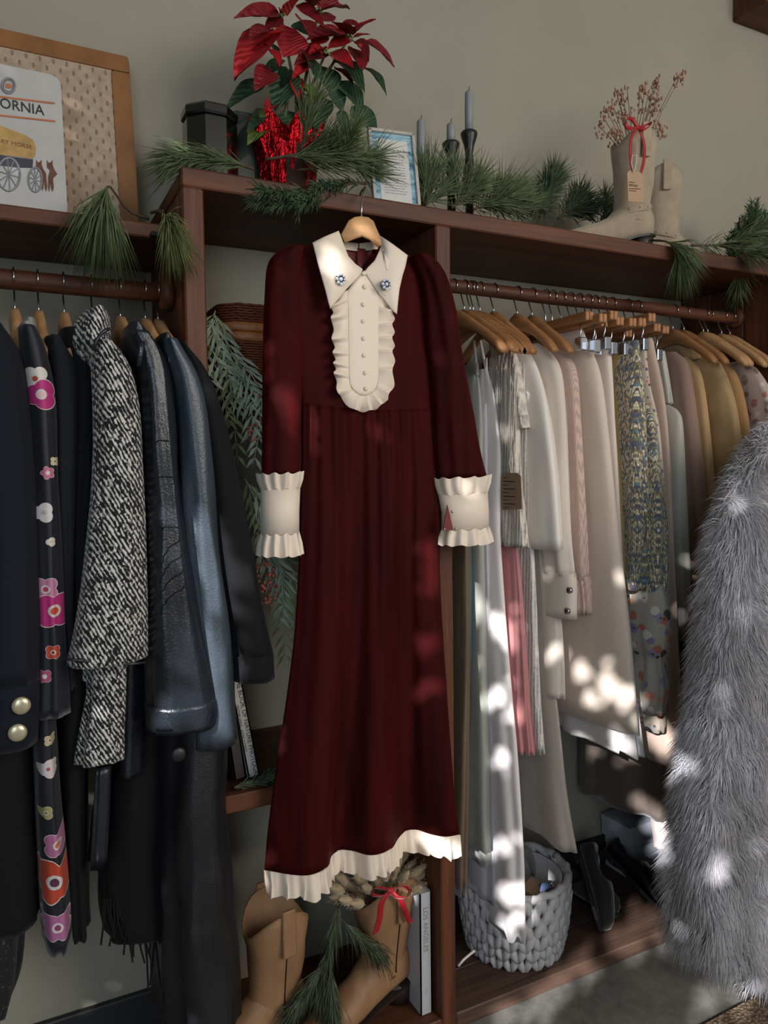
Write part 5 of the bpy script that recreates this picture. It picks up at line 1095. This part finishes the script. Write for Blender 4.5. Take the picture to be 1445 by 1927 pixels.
# wicker baskets on the middle shelf
WIC = M('red_brown_wicker', '7a3d26', .5, .3, 60); WIC2 = M('honey_wicker', 'b06c35', .5, .25, 60)
def wicker(label, z0, z1, x0, x1, y0, y1, rim_top, rz):
    t = thing('wicker_basket', ((x0+x1)/2, (y0+y1)/2, z0), label, 'basket', 'stacked wicker baskets'); ch = .028; b = MB(); N_ = int((z1-z0-.018)/.0052)
    loop = [(x0+ch, y0), (x1-ch, y0), (x1, y0+ch), (x1, y1-ch), (x1-ch, y1), (x0+ch, y1), (x0, y1-ch), (x0, y0+ch)]
    per = []
    for i in range(8):
        a, c_ = loop[i], loop[(i+1) % 8]; m_ = max(2, int(math.hypot(c_[0]-a[0], c_[1]-a[1])/.009))
        for k in range(m_): per.append((lerp(a[0], c_[0], k/m_), lerp(a[1], c_[1], k/m_)))
    cx, cy = (x0+x1)/2, (y0+y1)/2
    for r_ in range(N_):
        z = (z0 if rim_top else z0+.018)+.003+r_*.0052; pts = []
        for k, (x, y) in enumerate(per+per[:1]):
            o_ = .0022*(1 if (k+r_) % 2 else -1); d = Vector((x-cx, y-cy, 0)).normalized(); pts.append(Vector((x, y, z+.0006*math.sin(k*3+r_)))+d*o_)
        b.tube(pts, .0025, 5)
    stuff(b.build('weave', WIC, t))
    MB().loft([[(cx+(p[0]-cx)*.985, cy+(p[1]-cy)*.985, z) for p in loop] for z in (z0+.002, z1-.004)]).build('inner_wall', M('wicker_inside', '4a2416', .8), t, smooth=False)
    zr = z1-.009 if rim_top else z0+.009
    MB().loft([[(cx+(p[0]-cx)*k, cy+(p[1]-cy)*k, zr+dz) for p in loop] for dz, k in ((-.009, 1.02), (-.006, 1.045), (.006, 1.045), (.009, 1.02))]).build('wrapped_rim', WIC2, t)
bz = [LY(455, py, .12).z for py in (702, 632, 610, 566)]
zb0 = 1.3955
wicker('lower brown wicker basket of the stacked pair, honey rim on top', zb0, bz[1]+.009, LY(420, 660, .12).x, LY(420, 660, .12).x+.2, .12, .29, True, 0)
wicker('upper brown wicker basket turned over as lid of the pair', bz[1]+.010, bz[3], LY(418, 600, .12).x, LY(418, 600, .12).x+.2, .12, .29, False, 0)

# pepper tree branches with berries
PEP = M('pepper_leaf', '9ba590', .6, .2, 50); PEP2 = M('pepper_leaf_green', '848e62', .6, .2, 50); BERRY = M('pink_berry', 'b5604f', .45, .15)
def frond(b, pts, n, L_):
    tb = [(i, *p) for i, p in enumerate(pts)]; K = len(pts)-1
    for i in range(n):
        u = .08+.92*i/n; p = Vector(interp(tb, u*K)); p0 = Vector(interp(tb, max(0, u-.05)*K)); d = (p-p0).normalized()
        for sg_ in (-1, 1):
            sd = Vector((sg_*.75, R.uniform(-.45, .1), 0)); sd = (sd*.8+d*.75+Vector((0, 0, R.uniform(-.15, .1)))).normalized(); l = L_*(1-.45*u)*R.uniform(.8, 1.1)
            w = sd.cross(Vector((0, -1, .2))).normalized()*.0038; e = p+sd*l+Vector((0, 0, -.12*l)); m_ = p+sd*l*.5; nn = Vector((0, -.0006, 0))
            b.add([p, m_+w, e, m_-w, m_+nn*2], [(0, 4, 1), (1, 4, 2), (2, 4, 3), (3, 4, 0), (0, 1, 2, 3)])
def pepper(label, fronds, berries, y):
    t = thing('pepper_branch', LY(*fronds[0][0], y), label, 'branch', 'pepper tree branches')
    for k, f_ in enumerate(fronds):
        pts = [LY(px, py, y+R.uniform(-.015, .015)) for px, py in f_]; tb = [(i, *p) for i, p in enumerate(pts)]
        st_ = MB().tube([Vector(interp(tb, i/8*(len(pts)-1))) for i in range(9)], lambda u: .0016-.001*u, 5).build('frond_stem', PEP, t)
        b = MB(); frond(b, pts, 7, .05); stuff(b.build('leaflets', PEP if k % 3 else PEP2, st_, smooth=False))
    for k, (px, py) in enumerate(berries): MB().ball(LY(px+R.uniform(-3, 3), py+R.uniform(-3, 3), y-.02+R.uniform(-.01, .02)), .0031, 7, 5).build('berry', BERRY, t)
pepper('grey green pepper tree branch spilling in front of the wicker baskets', [[(405, 585), (395, 620), (380, 650)], [(400, 600), (385, 640), (388, 690), (402, 730)], [(402, 590), (418, 630), (440, 670), (465, 705)], [(420, 620), (430, 660), (432, 700), (438, 760)], [(440, 660), (470, 700), (490, 740), (492, 780)], [(410, 680), (440, 700), (470, 730), (478, 770)], [(430, 710), (438, 760), (443, 820), (448, 880)], [(480, 740), (490, 790), (485, 830), (475, 880)], [(400, 660), (420, 700), (440, 740), (460, 770)], [(390, 690), (410, 720), (425, 770), (430, 800)], [(450, 690), (465, 740), (475, 790), (468, 830)], [(398, 600), (405, 640), (425, 680), (450, 720)]],
       [(467, 806), (472, 815), (478, 800), (483, 797), (470, 822), (475, 828), (480, 826), (464, 812), (487, 745), (492, 785), (473, 808), (469, 818)], .06)
pepper('lower pepper tree branch with red berry clusters beside the dress cuff', [[(460, 900), (480, 940), (490, 990), (500, 1040)], [(475, 920), (500, 950), (505, 1000), (520, 1050)], [(500, 1040), (530, 1070), (535, 1120), (540, 1180)], [(510, 1045), (545, 1060), (560, 1110), (562, 1160), (556, 1215)], [(490, 1030), (510, 1060), (520, 1100), (512, 1130)], [(470, 930), (475, 980), (490, 1030), (500, 1070)], [(530, 1080), (533, 1140), (535, 1200), (535, 1250)], [(500, 1050), (515, 1080), (525, 1130), (528, 1180)]],
       [(487+R.uniform(-8, 34), 1060+R.uniform(0, 78)) for k in range(64)], .05)

# ------------------------------------------------------------------ base of the right bay
ROPE = M('grey_cotton_rope', 'c6c2c2', .95, .1, 60, bump=.5, bscale=260, dist=.002)
bc_ = Vector((LY(968, 1720, .15).x, .152, ZB)); t = thing('rope_basket', bc_, 'round chunky grey cotton rope basket under the white dress', 'basket')
HB, RB0, RB1 = .185, .112, .134
def rad(f): return lerp(RB0, RB1, math.sin(min(1, f*1.25)*PI/2)) if f < .8 else RB1-.004*(f-.8)/.2
MB().lathe([(.03, .004), (RB0-.012, .006), (rad(.3)-.014, HB*.3), (rad(.6)-.014, HB*.6), (RB1-.014, HB-.006), (RB1-.02, HB-.006), (RB0-.02, .02), (.03, .016)], bc_, 36).build('inner_wall', ROPE, t)
sm_ = MB()
for sg_ in (-1, 1):
    sm_.tube([(sg_*.0015, 0, -.022), (sg_*.008, -.003, -.008), (sg_*.012, -.004, .008), (sg_*.009, -.001, .02)], lambda u: .0068*(.75+.5*math.sin(PI*u)), 7)
sme = bpy.data.meshes.new('stitch'); sme.from_pydata(sm_.v, [], sm_.f); sme.update(); sme.materials.append(ROPE); sme.polygons.foreach_set('use_smooth', [True]*len(sme.polygons))
NC = 22
for r_ in range(6):
    f_ = (r_+.72)/6.5; z = HB*f_
    for k in range(NC):
        a = 2*PI*(k+.5*(r_ % 2))/NC; o = bpy.data.objects.new('stitch', sme); COL.objects.link(o); o.parent = t
        rr_ = rad(f_)-.004
        o.location = (rr_*math.cos(a), rr_*math.sin(a), z); o.rotation_euler = (-.12 if f_ < .5 else 0, 0, a+PI/2); o.scale = (rr_/RB1*1.36, 1.25, 1.22)
MB().tube([bc_+Vector((RB1*math.cos(2*PI*i/60), RB1*math.sin(2*PI*i/60), HB+.003*math.sin(i*1.6))) for i in range(61)], lambda u: .0095+.0018*math.sin(u*190), 8).build('rim', ROPE, t)
# things in the basket
hbm = M('grey_headband', '8a8580', .8, .1, sheen=.3); c_ = bc_+Vector((.03, .02, .135))
t = thing('padded_headband', c_, 'padded grey headband standing in the rope basket', 'headband')
MB().tube([c_+Vector((.062*math.cos(PI*i/16), .02*math.cos(PI*i/16), .085*math.sin(PI*i/16)-.01)) for i in range(17)], lambda u: .006+.008*math.sin(PI*u), 10).build('band', hbm, t)
t = thing('small_carton', bc_+Vector((.0, -.04, .12)), 'small kraft carton lying in the rope basket', 'box'); T_ = Matrix.Translation(bc_+Vector((.01, -.045, .115))) @ Matrix.Rotation(.5, 4, 'Z') @ Matrix.Rotation(.25, 4, 'X')
MB().box((-.03, -.018, 0), (.03, .018, .05), .001).xf(T_).build('carton', KRAFT, t, smooth=False)
MB().box((-.031, -.019, .044), (.031, .019, .052), .001).xf(T_).build('carton_lid', KRAFT, t, smooth=False)
t = thing('blue_pouch', bc_+Vector((.05, -.06, .12)), 'small blue pouch with silver chain in the rope basket', 'pouch'); MB().ball(bc_+Vector((.045, -.06, .15)), .028, 14, 8, (1, .6, .55)).build('pouch', M('blue_cloth', '55698c', .7, .2), t)
for k in range(7): MB().ball(bc_+Vector((.07+.003*math.sin(k), -.062-.003*k, .16-.006*k)), .0042, 8, 5).build('chain_link', SILV, t)
tag(MB().tube([LY(px, py, .06) for px, py in ((862, 1818), (872, 1806), (885, 1795), (893, 1789))], .003, 6).build('white_stick', WHITE), 'short white stick lying on the base beside the post', 'stick')
def shoe(label, toe, heel, upv, W_, mat, group, ln=None):
    """low slip-on shoe between a toe and a heel point, opening towards upv"""
    d = toe-heel; L_ = d.length; x = d.normalized(); z = (upv-x*upv.dot(x)).normalized(); y = z.cross(x)
    T = Matrix.Translation(heel) @ Matrix((x, y, z)).transposed().to_4x4()
    t = thing('slip_on_shoe', base_of([heel, toe]), label, 'shoe', group); rings = []
    for u, w, h in ((0, .45, .03), (.03, .7, .052), (.1, .86, .058), (.25, .86, .054), (.4, .84, .052), (.52, .92, .058), (.65, 1, .052), (.8, .96, .043), (.92, .72, .034), (.98, .4, .024), (1, .12, .015)):
        op = .0
        ring = []
        for k in range(20):
            a = 2*PI*k/20; s_ = math.sin(a); zz = h*(.5+.5*s_)
            if u < .5 and s_ > .5: zz -= h*.75*(s_-.5)*2*math.sin(PI*min(1, max(0, (u-.02)/.5)))   # foot opening
            ring.append(Vector((u*L_, W_*w*.5*math.copysign(abs(math.cos(a))**.75, math.cos(a)), .008+zz)))
        rings.append(ring)
    MB().loft(rings).xf(T).build('upper', mat, t)
    so = [[Vector((u*L_*1.01, -W_*w*.53, -.0)), Vector((u*L_*1.01, W_*w*.53, 0)), Vector((u*L_*1.01, W_*w*.53, .009)), Vector((u*L_*1.01, -W_*w*.53, .009))] for u, w in ((-.01, .5), (.05, .8), (.2, .88), (.4, .85), (.65, 1.0), (.8, .97), (.93, .7), (1.01, .2))]
    MB().loft(so).xf(T).build('sole', DARKSOLE, t, smooth=False); MB().box((.0, -W_*.36, -.012), (L_*.24, W_*.36, 0), .002).xf(T).build('heel', DARKSOLE, t, smooth=False)
    return t, T
BSH = M('black_suede', '26241f', .9, .15, sheen=.3); NVS = leather('navy_shoe', '171b24', .4, .2)
s1, T5 = shoe('black slip-on shoe propped toe down against the wall, label on its side', LZ(1128, 1752, .045), LY(1086, 1596, .235), Vector((.75, -.5, .35)), .085, BSH, 'black slip-on shoes')
MB().box((.02, .036, .02), (.075, .0405, .034)).xf(T5).build('side_label', GREYPR, s1, smooth=False)
shoe('black slip-on shoe lying flat behind the propped one', LZ(1163, 1724, .05), LZ(1100, 1690, .05)+Vector((-.02, .1, .0)), Vector((0, 0, 1)), .08, BSH, 'black slip-on shoes')
shoe('navy leather loafer propped with its heel up before the shoe boxes', LZ(1236, 1708, .045), LY(1143, 1604, .27), Vector((.55, -.6, .6)), .085, NVS, None)
BXW = M('white_carton', 'a9adb8', .7, .05)
def sbox(label, c0, sx, sy, sz, rz, dot):
    T = Matrix.Translation(c0) @ Matrix.Rotation(rz, 4, 'Z'); t = thing('shoe_box', c0, label, 'box', 'white shoe boxes')
    MB().box((0, 0, 0), (sx, sy, sz*.97)).xf(T).build('box_body', BXW, t, smooth=False); MB().box((-.002, -.002, sz*.72), (sx+.002, sy+.002, sz), .001).xf(T).build('lid', BXW, t, smooth=False)
    if dot: MB().tube([T @ Vector((sx*.3, -.0005, sz*.35)), T @ Vector((sx*.3, -.0015, sz*.35))], .011, 16).build('round_mark', M('green_print', '2c6a4a', .6), t)
    else:
        for k in range(12): MB().box((sx*.5+k*.0026, -.0035, sz*.8), (sx*.5+k*.0026+.0006+.0008*(k % 3 == 0), -.0022, sz*.94)).xf(T).build('barcode_bar', BLACKM, t, smooth=False)
bq = LY(1193, 1690, .2); bx0 = bq.x
sbox('lower white shoe box with green dot, on the base board', Vector((bx0, .205, ZB)), .17, .11, .1, 0, True)
sbox('upper white shoe box with barcode, stacked on the green dot box', Vector((bx0-.012, .207, ZB+.1005)), .17, .11, .06, .03, False)

# ------------------------------------------------------------------ white fur coat on a rack in the foreground
YFUR = -.30
def rowsF(spec, y, dy):
    out = []
    for py, l, r in spec:
        a, b_ = LY(l, py, y), LY(r, py, y); out.append(((a.z+b_.z)/2, (a.x+b_.x)/2, y, (b_.x-a.x)/2, dy))
    return out
fr_s = rowsF([(790, 1482, 1610), (830, 1442, 1620), (880, 1407, 1610), (950, 1376, 1590), (1080, 1350, 1550), (1250, 1336, 1512), (1400, 1314, 1478), (1520, 1304, 1452), (1640, 1290, 1430), (1730, 1296, 1412), (1776, 1318, 1385)], YFUR, .075)
fr_b = rowsF([(770, 1540, 1800), (830, 1500, 1840), (1000, 1450, 1840), (1250, 1425, 1840), (1500, 1412, 1840), (1640, 1408, 1840), (1730, 1412, 1840), (1770, 1420, 1830)], YFUR+.06, .1)
FURB = M('fur_skin', 'a9a5aa', .95, .1); q = N('white_fur'); nn = q.noise(9, 4, q.scaled((1, 1, .5))); FURM = q.set(q.ramp(nn, [(.3, 'b9b2b4'), (.5, 'dcd8de'), (.7, 'f4f4fa')]), .6, sheen=.3)
coat = thing('fur_coat', (fr_s[-1][1], YFUR, fr_s[-1][0]), 'shaggy white fur coat hanging in the right foreground', 'coat')
for nm, rws, cnt, sd_ in (('sleeve', fr_s, 42000, 5), ('body', fr_b, 26000, 6)):
    base = cloth(nm, rws, FURB, coat, amp=.008, k=5, seed=sd_, nv=36, ns=44)
    me = base.data; off = wloc(coat); b = MB(); polys = [p for p in me.polygons]; RR = random.Random(sd_)
    cum = []; tot = 0
    for p in polys: tot += p.area; cum.append(tot)
    import bisect
    for i in range(cnt):
        p = polys[min(len(polys)-1, bisect.bisect(cum, RR.random()*tot))]; vs = [me.vertices[k].co for k in p.vertices]
        a_, b_ = RR.random(), RR.random(); pt = vs[0].lerp(vs[1], a_).lerp(vs[3].lerp(vs[2], a_), b_) if len(vs) == 4 else vs[0]
        cl_ = noise.noise(pt*16+Vector((sd_, 0, 0))); c2 = noise.noise(pt*16+Vector((0, sd_+9, 0)))
        d = p.normal*.8+Vector((cl_*1.5, c2*.8, -.7+.6*cl_))+Vector((RR.gauss(0, .16), RR.gauss(0, .16), RR.gauss(0, .16)))
        needles(b, pt+off, d, RR.uniform(.028, .06), .0007, .6)
    stuff(b.build('fur', FURM, base))
rx0 = LY(1520, 700, YFUR).x+.12
rk = thing('garment_rack', (rx0+.3, YFUR, 0), 'black metal garment rack holding the white fur coat, mostly out of frame', 'rack')
MB().tube([(rx0-.06, YFUR, 1.66), (rx0+.75, YFUR, 1.66)], .0125, 12).build('rail', BLACKM, rk)
MB().tube([(rx0+.75, YFUR, 1.66), (rx0+.75, YFUR, .03)], .0125, 12).build('post', BLACKM, rk); MB().box((rx0+.3, YFUR-.25, 0), (rx0+.8, YFUR+.25, .03), .004).build('foot', BLACKM, rk, smooth=False)
hanger(rx0+.02, (YFUR+.04, 1.66), .0125, .1, 'wooden hanger of the white fur coat, just outside the frame', None, halfw=.15)

# jute rug corner
JUTE = N('jute'); wv = JUTE.n('ShaderNodeTexVoronoi'); wv.inputs['Scale'].default_value = 130; JUTE.l(JUTE.co(), wv.inputs['Vector']); jc = JUTE.ramp(wv.outputs['Distance'], [(.1, '9a8468'), (.6, '5c4b3a')]); JUTE.bump(wv.outputs['Distance'], .9, -.004); JM = JUTE.set(jc, .95)
P_, Q_ = LZ(1325, 1927, .012), LZ(1445, 1862, .012); d = (Q_-P_).normalized(); nrm = Vector((d.y, -d.x, 0)); A0 = P_-d*.8; A1 = P_+d*1.2
rug = MB().loft([[A0+Vector((0, 0, z-.012)), A1+Vector((0, 0, z-.012)), A1+nrm*1.0+Vector((0, 0, z-.012)), A0+nrm*1.0+Vector((0, 0, z-.012))] for z in (.0005, .012)])
tag(rug.build('jute_rug', JM, smooth=False), 'brown woven jute rug, its corner at the bottom right', 'rug')
